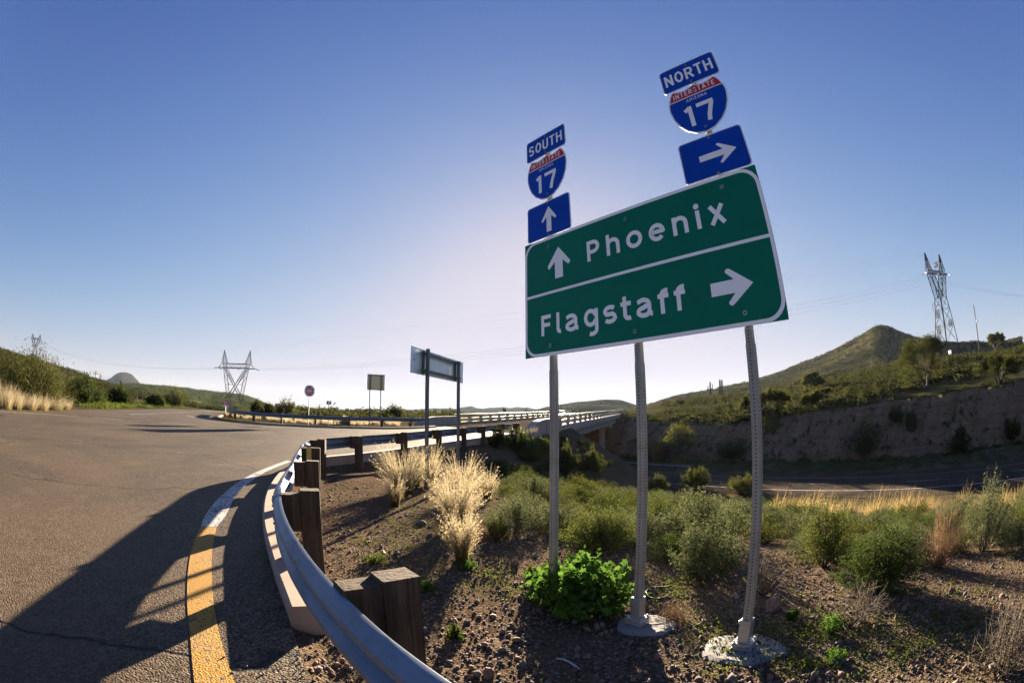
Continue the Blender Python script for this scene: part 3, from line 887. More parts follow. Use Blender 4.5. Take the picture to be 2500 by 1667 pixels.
mb = MB(); plate(mb, [(0, 0), (SW, 0), (SW, SH), (0, SH)], SP, 0, .004)
panel = mb.build('panel', [M['green'], M['alu']], sign)
mb = MB(); bw = .030
ring(mb, rrect(0.001, 0.001, SW - .001, SH - .001, .155, 8), rrect(bw, bw, SW - bw, SH - bw, .128, 8), SP, -.0015)
mb.quad(SP(bw - .004, -.0018, .588), SP(SW - bw + .004, -.0018, .588), SP(SW - bw + .004, -.0018, .615), SP(bw - .004, -.0018, .615))
mb.build('border', M['white'], panel)
mb = MB()
word(mb, 'Phoenix', SP, .789, .198, .188, .80, -.002, xs=[(.824, .975), (1.046, 1.190), (1.260, 1.424), (1.490, 1.647), (1.718, 1.861), (1.9345, 1.978), (2.047, 2.194)])
mb.build('lettering', M['white'], panel)
mb = MB()
word(mb, 'Flagstaff', SP, .192, .198, .188, .80, -.002, xs=[(.224, .351), (.421, .485), (.532, .690), (.752, .910), (.966, 1.103), (1.148, 1.256), (1.300, 1.458), (1.507, 1.612), (1.654, 1.758)])
mb.build('lettering', M['white'], panel)
mb = MB()
a0 = arrow_outline((0, 0), .32, .102, .290, .205, .024)
flat(mb, [(.472 - y, 1.044 + x) for x, y in a0], SP, -.002)
mb.build('arrow', M['white'], panel)
mb = MB(); flat(mb, [(2.306 + x, .294 + y) for x, y in arrow_outline((0, 0), .338, .1, .272, .205, .024)], SP, -.002)
mb.build('arrow', M['white'], panel)
for u in (UL, UM, UR):
    for v in (.092, SH - .105):
        mb = MB(); mb.tube([SP(u, -.001, v), SP(u, -.006, v)], .017, 12); mb.tube([SP(u, -.006, v), SP(u, -.016, v)], .009, 6, 1)
        mb.build('bolt', [M['galv'], M['dark_steel']], panel)

# perforated square posts, each one telescoped into a wider lower tube
def perf_post(u, top, joint, vground, lean_z):
    mb = MB()
    def seg(v0, v1, s):
        c0 = .004 + .0317 + .002
        for (a, b, c_, d_) in (((-s, -s), (s, -s), 0, 0), ((s, -s), (s, s), 0, 0), ((s, s), (-s, s), 0, 0), ((-s, s), (-s, -s), 0, 0)):
            mb.quad(SP(u + a[0], c0 + a[1], v0), SP(u + b[0], c0 + b[1], v0), SP(u + b[0], c0 + b[1], v1), SP(u + a[0], c0 + a[1], v1))
        mb.quad(SP(u - s, c0 - s, v1), SP(u + s, c0 - s, v1), SP(u + s, c0 + s, v1), SP(u - s, c0 + s, v1))
        for e in (-1, 1):                                                    # folded corner seams catch the light
            mb.bar(SP(u + e * (s - .007), c0 - s - .0007, v0), SP(u + e * (s - .007), c0 - s - .0007, v1), .004, .0016)
    s1, s2 = .0262, .0292
    seg(joint - .25, top, s1); seg(vground, joint, s2)
    c0 = .0377
    v = vground + .02
    hn = MB()
    while v < top - .01:
        s = s2 if v < joint else s1
        for face in (0, 1, 2):
            ring_ = []
            for k in range(8):
                a = 2 * math.pi * k / 8; du_, dv_ = .0058 * math.cos(a), .0058 * math.sin(a)
                ring_.append(SP(u + du_, c0 - s - .0008, v + dv_) if face == 0 else SP(u + s + .0008, c0 + du_, v + dv_) if face == 1 else SP(u - s - .0008, c0 + du_, v + dv_))
            hn.poly(ring_)
        v += .0254
    po = mb.build('post', M['post'], sign)
    hn.build('post_holes', M['hole'], po, fix=False)
    return po
for u, top, joint in ((UL, 2.50, -.130), (UM, SH - .02, -.156), (UR, 2.50, -.118)):
    # find the ground under this post
    v = -2.6
    for _ in range(20):
        p = S_P0 + S_DU * u + S_NN * .04 + S_UP * v
        v += (hz(p.x, p.y) - p.z)
    vg = v
    po = perf_post(u, top, joint, vg + .24, 0)
    mb = MB(); c0 = .0377
    def sbox(u0, u1, n0, n1, v0, v1, m=0):
        P8 = [SP(a, b, c_) for c_ in (v0, v1) for a, b in ((u0, n0), (u1, n0), (u1, n1), (u0, n1))]
        i = len(mb.v); mb.v += [tuple(p) for p in P8]
        for f in ((3, 2, 1, 0), (4, 5, 6, 7), (0, 1, 5, 4), (1, 2, 6, 5), (2, 3, 7, 6), (3, 0, 4, 7)): mb.f.append(tuple(i + k for k in f)); mb.m.append(m)
    sbox(u - .043, u + .043, c0 - .043, c0 + .043, vg + .075, vg + .255)
    sbox(u - .075, u + .075, c0 - .065, c0 + .065, vg + .045, vg + .075)      # slip-base flanges
    sbox(u - .075, u + .075, c0 - .065, c0 + .065, vg + .008, vg + .040)
    sbox(u - .04, u + .04, c0 - .04, c0 + .04, vg - .3, vg + .010)
    for a in (-1, 1):
        for b in (-1, 1):
            mb.tube([SP(u + a * .062, c0 + b * .05, vg), SP(u + a * .062, c0 + b * .05, vg + .095)], .009, 6)
    mb.tube([SP(u - .062, c0 - .01, vg + .225), SP(u - .043, c0 - .01, vg + .225)], .016, 8)
    so_ = mb.build('slip_base', M['galv'], po); bevel(so_, .003)
    if u > UL:
        # rough concrete poured flush with the sloping ground
        rr_ = random.Random(int(u * 10)); big = .29 if u > UM else .23; ox, oy = (0, 0) if u > UM else (.07, -.03)
        pc = S_P0 + S_DU * u + S_NN * .04 + S_UP * vg; bm = bmesh.new(); rows = []
        for j, f_ in enumerate((0.001, .35, .62, .84, 1.0, 1.03)):
            row = []
            for k in range(26):
                a = 2 * math.pi * k / 26; q_ = big * f_ * (1 + .07 * math.sin(a * 2 + u) + .05 * math.sin(a * 5 + 2 * u) + rr_.uniform(-.025, .025))
                x, y = pc.x + ox + q_ * math.cos(a), pc.y + oy + q_ * math.sin(a)
                row.append(bm.verts.new((x - base_w.x, y - base_w.y, hz(x, y) - base_w.z + (.016 + rr_.uniform(-.004, .004) if j < 4 else .006 if j == 4 else -.15))))
            rows.append(row)
        for r0_, r1_ in zip(rows, rows[1:]):
            for k in range(26): bm.faces.new((r0_[k], r0_[(k + 1) % 26], r1_[(k + 1) % 26], r1_[k]))
        me = bpy.data.meshes.new('footing'); bm.to_mesh(me); bm.free(); me.materials.append(M['footing'])
        fo = bpy.data.objects.new('footing', me); COL.objects.link(fo); fo.parent = sign

# the two stacks of plates above the panel
def plate_stack(uc, texts, up_arrow, vtop, dv):
    h = .305
    # direction plate
    v0 = 2.203 + dv
    mb = MB(); plate(mb, rrect(uc - h, v0, uc + h, v0 + .305, .035), SP, -.004, 0)
    pl = mb.build('direction_plate', [M['white'], M['alu']], sign)
    mb = MB(); flat(mb, rrect(uc - h + .010, v0 + .010, uc + h - .010, v0 + .295, .030), SP, -.0055); mb.build('plate_field', M['blue'], pl)
    mb = MB(); word(mb, texts, SP, v0 + .080, .145, .17, .7, -.007, u0=uc - .262, u1=uc + .258, gap=.15); mb.build('lettering', M['white'], pl)
    # route shield
    vb = 1.623 + dv * .6; ht = .575; vt = vb + ht; w = .2965
    def shield(k):
        """outline shrunk by k metres"""
        o = []
        W_ = w - k
        # bottom tip, right flank, shoulder, crown with its two scallops, back down
        right = [(.0, vb + k * 1.15), (.09, vb + .022 + k), (.17, vb + .075 + k * .9), (.235, vb + .155 + k * .6), (.277, vb + .25), (w, vb + .345), (w, vb + .40), (.285, vb + .455), (.262, vb + .515), (.228, vt)]
        right = [(x * W_ / w, v if v < vt else vt - k) for x, v in right]
        sc = [(a, v) for a, v in ((.17, vt - .020), (.115, vt - .030), (.06, vt - .024), (.0, vt - .004))]
        right += [(x * W_ / w, v - k) for x, v in sc]
        left = [(-x, v) for x, v in reversed(right[:-1])][:-1]
        return [(uc + x, v) for x, v in right + left]
    mb = MB(); plate(mb, shield(0), SP, -.004, 0); sh = mb.build('route_shield', [M['white'], M['alu']], sign)
    inner = shield(.013); vr = 2.077 + dv * .6
    def clip(poly_, v, above):
        out = []
        for i in range(len(poly_)):
            a, b = poly_[i], poly_[(i + 1) % len(poly_)]
            ia, ib = (a[1] > v) == above, (b[1] > v) == above
            if ia: out.append(a)
            if ia != ib:
                t = (v - a[1]) / (b[1] - a[1]); out.append((a[0] + (b[0] - a[0]) * t, v))
        return out
    mb = MB(); flat(mb, clip(inner, vr - .012, False), SP, -.0055); mb.build('shield_field', M['blue'], sh)
    mb = MB(); flat(mb, clip(inner, vr, True), SP, -.0055); mb.build('shield_crown', M['red'], sh)
    mb = MB(); word(mb, 'INTERSTATE', SP, vr + .018, .056, .145, .7, -.007, u0=uc - .222, u1=uc + .212, gap=.30)
    mb.build('lettering', M['white'], sh); mb = MB(); word(mb, 'ARIZONA', SP, vr - .064, .034, .125, .7, -.007, u0=uc - .108, u1=uc + .108, gap=.24)
    mb.build('lettering', M['white'], sh); mb = MB(); v7 = 1.732 + dv * .6
    word(mb, '1', SP, v7, .226, .19, .7, -.007, xs=[(uc - .150, uc - .078)]); word(mb, '7', SP, v7, .226, .19, .7, -.007, xs=[(uc - .028, uc + .151)])
    mb.build('lettering', M['white'], sh)
    # arrow plate
    v0 = SH + .002; v1 = 1.594 + dv
    mb = MB(); plate(mb, rrect(uc - h, v0, uc + h, v1, .035), SP, -.004, 0); ap = mb.build('arrow_plate', [M['white'], M['alu']], sign)
    mb = MB(); flat(mb, rrect(uc - h + .010, v0 + .010, uc + h - .010, v1 - .010, .030), SP, -.0055); mb.build('plate_field', M['blue'], ap)
    mb = MB(); ao = arrow_outline((0, 0), .345, .058, .195, .165, .014) if not up_arrow else arrow_outline((0, 0), .292, .068, .205, .165, .016)
    if up_arrow: flat(mb, [(uc + .012 - y, 1.536 + x) for x, y in ao], SP, -.007)
    else: flat(mb, [(uc + .212 + x, 1.383 + y) for x, y in ao], SP, -.007)
    mb.build('arrow', M['white'], ap)
    for v in (2.462 + dv, 2.242 + dv, 2.122 + dv * .6, 1.686 + dv * .6, 1.564 + dv, 1.205):
        mb = MB(); mb.tube([SP(uc, -.005, v), SP(uc, -.010, v)], .0125, 10); mb.tube([SP(uc, -.010, v), SP(uc, -.017, v)], .007, 6, 1)
        mb.build('bolt', [M['galv'], M['dark_steel']], sign)
plate_stack(UR, 'NORTH', False, 2.5, 0)
plate_stack(UL + .014, 'SOUTH', True, 2.5, .010)

# ------------------------------------------------------------------ bridge over the freeway
bo = bpt(-3.0); bo.z = zr1(bo.x, bo.y)
bridge = thing('bridge', 'concrete road bridge with twin tube railings crossing above the freeway', 'bridge', bo)
def bz(i, off): p = bpt(i, off); return zr1(p.x, p.y)
def BP(i, off, dz):
    p = bpt(i, off); p.z = zr1(bpt(i, 0).x, bpt(i, 0).y) + dz; return p - bo
NI = 20.8; LO = -12.3
I0, L0 = -2.9, .45                                  # where the right and the left parapets start
def bsweep(prof_, i0, i1, n=14):
    """profile of (off, dz) swept along the bridge"""
    mb = MB(); k = len(prof_)
    for j in range(n + 1):
        i = i0 + (i1 - i0) * j / n
        for off, dz in prof_: mb.v.append(tuple(BP(i, off, dz)))
    for j in range(n):
        for a in range(k):
            b = (a + 1) % k
            mb.f.append((j * k + a, j * k + b, (j + 1) * k + b, (j + 1) * k + a)); mb.m.append(0)
    mb.f.append(tuple(range(k))[::-1]); mb.f.append(tuple(n * k + a for a in range(k))); mb.m += [0, 0]
    return mb
mb = MB(); n = 16
for j in range(n):
    a, b = j / n, (j + 1) / n
    ra, rb = I0 + .05 + (NI - I0) * a, I0 + .05 + (NI - I0) * b; la, lb = L0 + (NI - L0) * a, L0 + (NI - L0) * b
    mb.quad(BP(ra, -.44, .006), BP(rb, -.44, .006), BP(lb, LO + .44, .006), BP(la, LO + .44, .006))
mb.build('deck', M['deck'], bridge)
bsweep([(-.44, -.22), (-.44, .25), (.0, .25), (.06, .23), (.06, -.22)], 0, NI).build('kerb', M['concrete'], bridge)
bsweep([(LO - .06, -.22), (LO - .06, .23), (LO, .25), (LO + .44, .25), (LO + .44, -.22)], L0 + 1.5, NI).build('kerb', M['concrete'], bridge)
bsweep([(.045, -.46), (.045, -.225), (-12.34, -.225), (-12.34, -.46)], 0, NI).build('slab', M['concrete'], bridge)
for off in (-.75, -4.4, -8.0, -11.6):
    bsweep([(off - .25, -1.34), (off + .25, -1.34), (off + .25, -1.22), (off + .09, -1.12), (off + .09, -.62), (off + .25, -.52), (off + .25, -.465), (off - .25, -.465), (off - .25, -.52), (off - .09, -.62), (off - .09, -1.12), (off - .25, -1.22)], 0.05, NI - .05).build('girder', M['concrete'], bridge)
bsweep([(-11.9, -1.95), (-.5, -1.95), (-.5, -1.345), (-11.9, -1.345)], 13.35, 13.85, 1).build('pier_cap', M['concrete'], bridge)
for off in (-2.2, -6.4, -10.4):
    p = BP(13.6, off, -1.96); mb = MB(); g = -6.6 - bo.z
    mb.tube([(p.x, p.y, g), (p.x, p.y, p.z)], .52, 20); mb.build('pier', M['concrete'], bridge, True)
# abutments and their wing walls
def wall(name, P4, z0, z1):
    mb = MB(); mb.prism([(p.x, p.y) for p in P4], z0, z1); w = mb.build(name, M['concrete'], bridge); bevel(w, .03); return w
wall('abutment', [BP(-.35, .1, 0), BP(.1, .1, 0), BP(.1, LO, 0), BP(-.35, LO, 0)], -3.6, BP(0, 0, 0).z - .465)
wall('abutment', [BP(NI - .1, -.3, 0), BP(NI + .35, -.3, 0), BP(NI + .35, LO, 0), BP(NI - .1, LO, 0)], -5.5, BP(NI, 0, 0).z - .235)
wall('wing_wall', [BP(NI - .12, -.3, 0), BP(NI - .12, .32, 0), BP(NI + 1.6, .55, 0), BP(NI + 1.6, -.3, 0)], -6.0, BP(NI, 0, 0).z + .86)
# solid end block of the near parapet with its swept-down top
def end_block(i0, off0, off1, flip=1):
    mb = MB(); k = 14; tops = []
    for j in range(k + 1):
        t = j / k; i = i0 + 2.75 * t
        h = .30 + .56 * (1 - (1 - min(1, t / .42)) ** 2.2)
        tops.append((i, h))
    for side in (0, 1):
        pass
    for (ia, ha), (ib, hb) in zip(tops, tops[1:]):
        A0, A1, B0_, B1 = BP(ia, off0, ha), BP(ia, off1, ha), BP(ib, off0, hb), BP(ib, off1, hb)
        a0, a1, b0, b1 = BP(ia, off0, -2.2), BP(ia, off1, -2.2), BP(ib, off0, -2.2), BP(ib, off1, -2.2)
        mb.quad(A0, B0_, B1, A1); mb.quad(A0, a0, b0, B0_); mb.quad(A1, B1, b1, a1)
    mb.quad(BP(i0, off0, .30), BP(i0, off1, .30), BP(i0, off1, -2.2), BP(i0, off0, -2.2))
    i1, h1 = tops[-1]; mb.quad(BP(i1, off0, h1), BP(i1, off0, -2.2), BP(i1, off1, -2.2), BP(i1, off1, h1))
    return mb.build('end_block', M['concrete'], bridge)
end_block(I0, -.42, .10)
end_block(L0 - 1.3, LO + .44, LO - .06)
mb = MB(); mb.box(BP(-1.75, .106, -.4), (.05, .012, 1.9), Matrix.Rotation(-BH, 3, 'Z')); mb.build('joint', M['dark_steel'], bridge)
# rail posts (curved, leaning to the traffic) and two tubes on each side
def rail_post(i, off, s):
    mb = MB(); prof_ = [(0, 0), (.02, .25), (.0, .48), (-.06, .68), (-.14, .84), (-.22, .84), (-.20, .70), (-.22, .45), (-.27, .2), (-.30, 0)]
    P = []
    for di in (-.045, .045):
        for a, z in prof_: P.append(BP(i + di, off + s * a, .25 + z * .98 + (-.012 if z == 0 else 0)))
    k = len(prof_); mb.v = [tuple(p) for p in P]
    mb.f = [tuple(range(k))[::-1], tuple(range(k, 2 * k))] + [(a, (a + 1) % k, k + (a + 1) % k, k + a) for a in range(k)]; mb.m = [0] * len(mb.f)
    return mb.build('rail_post', M['concrete'], bridge)
for i in range(0, 21): rail_post(i, .03, 1)
for i in range(2, 21): rail_post(i, LO - .03, -1)
for z, r, a in ((.60, .062, -.24), (1.02, .075, -.25)):
    for s, o, i0 in ((1, .03, -.2), (-1, LO - .03, 1.6)):
        mb = MB(); mb.tube([BP(i0 + (NI - i0) * t / 12, o + s * a, z) for t in range(13)], r, 12); mb.build('rail_tube', M['galv'], bridge, True)

# white flexible marker post by the bridge approach and reflector stubs
def marker_post(px, py, r, h, label):
    p = at_r(px, py, r); z = hz(p.x, p.y)
    t = thing('marker_post', label, 'marker post', (p.x, p.y, z))
    mb = MB(); mb.prism(arc(0, 0, .045, .018, 0, 360, 12)[:-1], -.2, h); mb.build('stake', M['white_plastic'], t)
    mb = MB(); mb.box((0, -.022, h - .12), (.07, .006, .12)); mb.build('reflector', M['galv'], t)
marker_post(1286, 1040, 26.2, .95, 'thin white marker post standing in dry grass before the bridge parapet')
marker_post(693, 1011, 47, 1.2, 'thin white marker post behind the far guardrail by a green shrub')

# ------------------------------------------------------------------ other signs
def square_post(t, x, y, z0, z1, s=.032, mat='dark_steel'):
    mb = MB(); mb.box((x, y, (z0 + z1) / 2), (2 * s, 2 * s, z1 - z0)); return mb.build('post', M[mat], t)

# long sign seen from behind: its panel faces the road on the far side
mp0 = Vector((-2.0, 10.62, 0)); mp1 = Vector((-1.49, 12.62, 0)); md = (mp1 - mp0).normalized(); mz = hz(-1.9, 11.5)
ang = math.atan2(md.y, md.x)
t = thing('road_sign', 'long horizontal sign seen from behind with two dark posts and a steel frame', 'road sign', (mp0.x, mp0.y, mz), ang)
Lp = (mp1 - mp0).length
for x, top in ((0, 3.11), (Lp, 3.05)):
    g = hz((mp0 + md * x).x, (mp0 + md * x).y)
    po = square_post(t, x, 0, g - mz - .3, top - mz, .036)
    mb = MB()
    for k in range(60):
        z = g - mz + .15 + k * .0508
        if z > top - mz - .05: break
        for a in range(2): mb.box((x - .0365 if a else x, -.0365 if not a else 0, z), (.003 if a else .012, .012 if a else .003, .014))
    mb.build('post_holes', M['hole'], po)
x0, x1, zb, zt = -.60, 2.82, 2.49 - mz, 3.105 - mz
mb = MB(); mb.box(((x0 + x1) / 2, .155, (zb + zt) / 2), (x1 - x0, .006, zt - zb)); pn = mb.build('panel', M['alu'], t)
mb = MB(); mb.box((x0 + .16, .1515, zt - .30), (.02, .001, .05)); mb.box((x0 + .20, .1515, zt - .30), (.02, .001, .05)); mb.box((x0 + .18, .1515, zt - .275), (.05, .001, .012)); mb.box((x0 + .18, .1515, zt - .22), (.018, .001, .018)); mb.build('stencil', M['dark_steel'], pn)
for z in (zb + .10, zt - .10):
    mb = MB(); mb.box(((x0 + x1) / 2 - .02, .066, z), (x1 - x0 - .9, .052, .055)); mb.build('cross_beam', M['dark_steel'], t)
for x in (x0 + .62, x1 - .70):
    mb = MB(); mb.box((x, .122, (zb + zt) / 2 - .01), (.06, .055, zt - zb - .06)); mb.build('stiffener', M['dark_steel'], t)

def octagon(r): return [(r * math.cos(R(22.5 + 45 * k)), r * math.sin(R(22.5 + 45 * k))) for k in range(8)]
# do-not-enter sign bolted to the back of an octagonal sign
p = at_r(756, 954, 38.0); gzz = hz(p.x, p.y)
t = thing('road_sign', 'white octagonal sign with a red do not enter disc, on a leaning grey post', 'road sign', (p.x, p.y, gzz), R(6))
hc = p.z - gzz
mb = MB(); mb.bar((-.10, .03, -.2), (.02, .03, hc + .3), .06); mb.build('post', M['dark_steel'], t)
def XZ(y): return lambda x, n, z: Vector((x, y + n, hc + z))
mb = MB(); plate(mb, octagon(.50), XZ(-.02), .0, .006); mb.build('back_plate', M['alu'], t)
mb = MB(); plate(mb, rrect(-.35, -.40, .35, .40, .05), XZ(-.06), 0, .006); fp_ = mb.build('face_plate', [M['white'], M['alu']], t)
mb = MB(); disc = arc(0, 0, .345, .385, 0, 360, 40)[:-1]; flat(mb, disc, XZ(-.063), 0); mb.build('disc', M['red'], fp_)
mb = MB(); flat(mb, [(-.27, -.05), (.27, -.05), (.27, .05), (-.27, .05)], XZ(-.066), 0)
fX = XZ(-.066)
word(mb, 'DO', lambda u, n, v: fX(u, n, v), .12, .11, .2, .7, 0, u0=-.20, u1=-.03); word(mb, 'NOT', lambda u, n, v: fX(u, n, v), .12, .11, .2, .7, 0, u0=.02, u1=.23)
word(mb, 'ENTER', lambda u, n, v: fX(u, n, v), -.23, .11, .2, .7, 0, u0=-.20, u1=.20)
mb.build('lettering', M['white'], fp_)

# square board seen from behind on two posts
p = at_r(918, 933, 44.0); gzz = hz(p.x, p.y); az_ = azel(918, 933)[0]
t = thing('road_sign', 'square tan board seen from behind on two thin posts beyond the far guardrail', 'road sign', (p.x, p.y, gzz), -R(az_) + R(8))
hc = p.z - gzz
mb = MB(); plate(mb, [(-.86, -.76), (.86, -.76), (.86, .76), (-.86, .76)], lambda u, n, v: Vector((u, n, hc + v)), .05, .056); mb.build('panel', M['tan_back'], t)
for x in (-.60, .48):
    mb = MB(); mb.box((x, 0, (hc + .72 - .3) / 2), (.07, .07, hc + .72 + .3)); mb.build('post', M['dark_steel'], t)
    mb = MB(); mb.box((x + .11, .03, hc), (.05, .036, 1.48)); mb.build('stiffener', M['dark_steel'], t)
for z in (-.68, .62):
    mb = MB(); mb.box((0, .038, hc + z), (1.66, .018, .05)); mb.build('cross_beam', M['dark_steel'], t)

# small rectangular plate sign
p = at_r(803, 983, 39.5); gzz = hz(p.x, p.y)
t = thing('road_sign', 'small dark rectangular plate on a thin brown post left of the square board', 'road sign', (p.x, p.y, gzz), R(20))
hc = p.z - gzz
mb = MB(); mb.box((0, 0, (hc - .3) / 2), (.05, .05, hc + .3)); mb.build('post', M['wood'], t)
mb = MB(); plate(mb, rrect(-.21, -.15, .21, .15, .02), lambda u, n, v: Vector((u, n - .035, hc + v)), 0, .006); pl = mb.build('plate', [plain('plate_green', (.03, .07, .05), .5), M['alu']], t)
mb = MB(); flat(mb, [(-.02, -.1), (.07, -.08), (.1, .02), (.06, .1), (-.03, .09), (-.07, .0)], lambda u, n, v: Vector((u, n - .037, hc + v)), 0); mb.build('emblem', M['white'], pl)

def wrong_way(px, py, r, label, twist):
    p = at_r(px, py, r); g = hz(p.x, p.y); hc = max(1.3, p.z - g)
    t = thing('road_sign', label, 'road sign', (p.x, p.y, g), -R(azel(px, py)[0]) + R(twist), 'wrong way signs')
    mb = MB(); mb.box((0, .03, (hc - .3) / 2), (.055, .055, hc + .3)); mb.build('post', M['galv'], t)
    f = lambda u, n, v: Vector((u, n, hc + v))
    mb = MB(); plate(mb, rrect(-.46, -.29, .46, .29, .04), f, -.01, -.004); pl = mb.build('plate', [M['red'], M['alu']], t)
    mb = MB(); word(mb, 'WRONG', f, .04, .17, .2, .7, -.013, u0=-.36, u1=.36); word(mb, 'WAY', f, -.20, .17, .2, .7, -.013, u0=-.24, u1=.24); mb.build('lettering', M['white'], pl)
    return t, f
t, f = wrong_way(551, 985, 66, 'small red wrong way sign with a white plate below, left end of the far guardrail', -12)
mb = MB(); plate(mb, [(-.42, -.50), (.42, -.50), (.42, -.31), (-.42, -.31)], f, -.01, -.004); mb.build('lower_plate', M['white'], t)
wrong_way(678, 998, 72, 'small red wrong way sign half hidden by the green shrub', 8)

# ------------------------------------------------------------------ transmission towers, poles and wires
def tower(name, label, base, rz, H_, bx, by, wz, wx, ax, bz_, peak, antennas=False, th=.16, insul=True):
    """waisted lattice tower: base half-widths bx, by; waist height wz, half-width wx; beam half-length ax at height bz_; two peaks"""
    t = thing(name, label, 'transmission tower', base, rz, 'lattice transmission towers')
    W = wx
    def legs(z0, h0x, h0y, z1, h1x, h1y, n, mb, cx0=0, cx1=0):
        P = []
        for k in range(n + 1):
            f = k / n; f2 = 1 - (1 - f) ** 1.25
            z = z0 + (z1 - z0) * f2; hx = h0x + (h1x - h0x) * f2; hy = h0y + (h1y - h0y) * f2; cx = cx0 + (cx1 - cx0) * f2
            P.append([Vector((cx - hx, -hy, z)), Vector((cx + hx, -hy, z)), Vector((cx + hx, hy, z)), Vector((cx - hx, hy, z))])
        for k in range(n):
            for c in range(4):
                c2 = (c + 1) % 4
                mb.bar(P[k][c], P[k + 1][c], th * 1.15); mb.bar(P[k][c], P[k + 1][c2], th * .42); mb.bar(P[k][c2], P[k + 1][c], th * .42); mb.bar(P[k + 1][c], P[k + 1][c2], th * .5)
        return P
    mb = MB(); legs(0, bx, by, wz, wx, wx * .8, 4, mb); body = mb.build('lattice_body', M['lattice'], t)
    for s in (-1, 1):
        mb = MB(); legs(wz, wx * .5, wx * .8, bz_, 1.35, .6, 4, mb, s * wx * .5, s * ax * .50); mb.build('lattice_arm', M['lattice'], t)
        mb = MB(); legs(bz_ + .9, 1.0, .6, peak, .05, .05, 3, mb, s * ax * .56, s * ax * .62); mb.build('peak', M['lattice'], t)
    mb = MB(); bh_ = .9; n = 10
    for k in range(n):
        xa, xb = -ax * .62 + ax * 1.24 * k / n, -ax * .62 + ax * 1.24 * (k + 1) / n
        for y in (-.5, .5):
            mb.bar((xa, y, bz_), (xb, y, bz_), th); mb.bar((xa, y, bz_ + bh_), (xb, y, bz_ + bh_), th)
            mb.bar((xa, y, bz_), (xb, y, bz_ + bh_), th * .5); mb.bar((xa, y, bz_ + bh_), (xb, y, bz_), th * .5)
    for s in (-1, 1):
        for y in (-.5, .5):
            mb.bar((s * ax * .62, y, bz_), (s * ax, 0, bz_ + .1), th); mb.bar((s * ax * .62, y, bz_ + bh_), (s * ax, 0, bz_ + .1), th * .7)
    mb.build('cross_arm', M['lattice'], t)
    if insul:
        for x in (-ax, 0, ax):
            mb = MB(); e = Vector((x - .45 if x <= 0 else x - .4, -1.7, bz_ - .5)); mb.tube([(x, -.4, bz_), e], .13, 6)
            e2 = Vector((x + .2, 1.7, bz_ - .5)); mb.tube([(x, .4, bz_), e2], .13, 6); mb.build('insulator', M['dark_steel'], t)
    if antennas:
        for (x, z, hh) in ((-.62, .30, 2.6), (-.58, .44, 2.4), (.60, .36, 2.2), (-.46, .86, 1.6), (.1, .90, 1.8)):
            mb = MB(); f = (1 - (1 - min(1, z / (wz / H_))) ** .8)
            xx = (bx + (wx - bx) * f + .25) * (1 if x > 0 else -1) if z < wz / H_ else x * ax
            for k in range(3):
                mb.box((xx + (.3 if x > 0 else -.3), -.7 + .7 * k, z * H_), (.22, .3, hh)); mb.bar((xx * .9, 0, z * H_), (xx + (.25 if x > 0 else -.25), -.7 + .7 * k, z * H_), .09)
            mb.build('antenna_panel', M['antenna'], t)
        for s in (-1, 1):
            mb = MB(); mb.bar((-bx - .6, 0, H_ * .52), (-bx * .2, 0, H_ * .52), .12); mb.bar((-bx - .6, s * .5, H_ * .47), (-bx - .6, s * .5, H_ * .55), .14); mb.build('antenna_bracket', M['dark_steel'], t)
    return t
def attach(t, x, y, z):
    c, s = math.cos(t.rotation_euler.z), math.sin(t.rotation_euler.z)
    return Vector((t.location.x + x * c - y * s, t.location.y + x * s + y * c, t.location.z + z))
pL = pol(-35.3, 168); pL.z = CAM_H + 168 * math.tan(R(-.75))
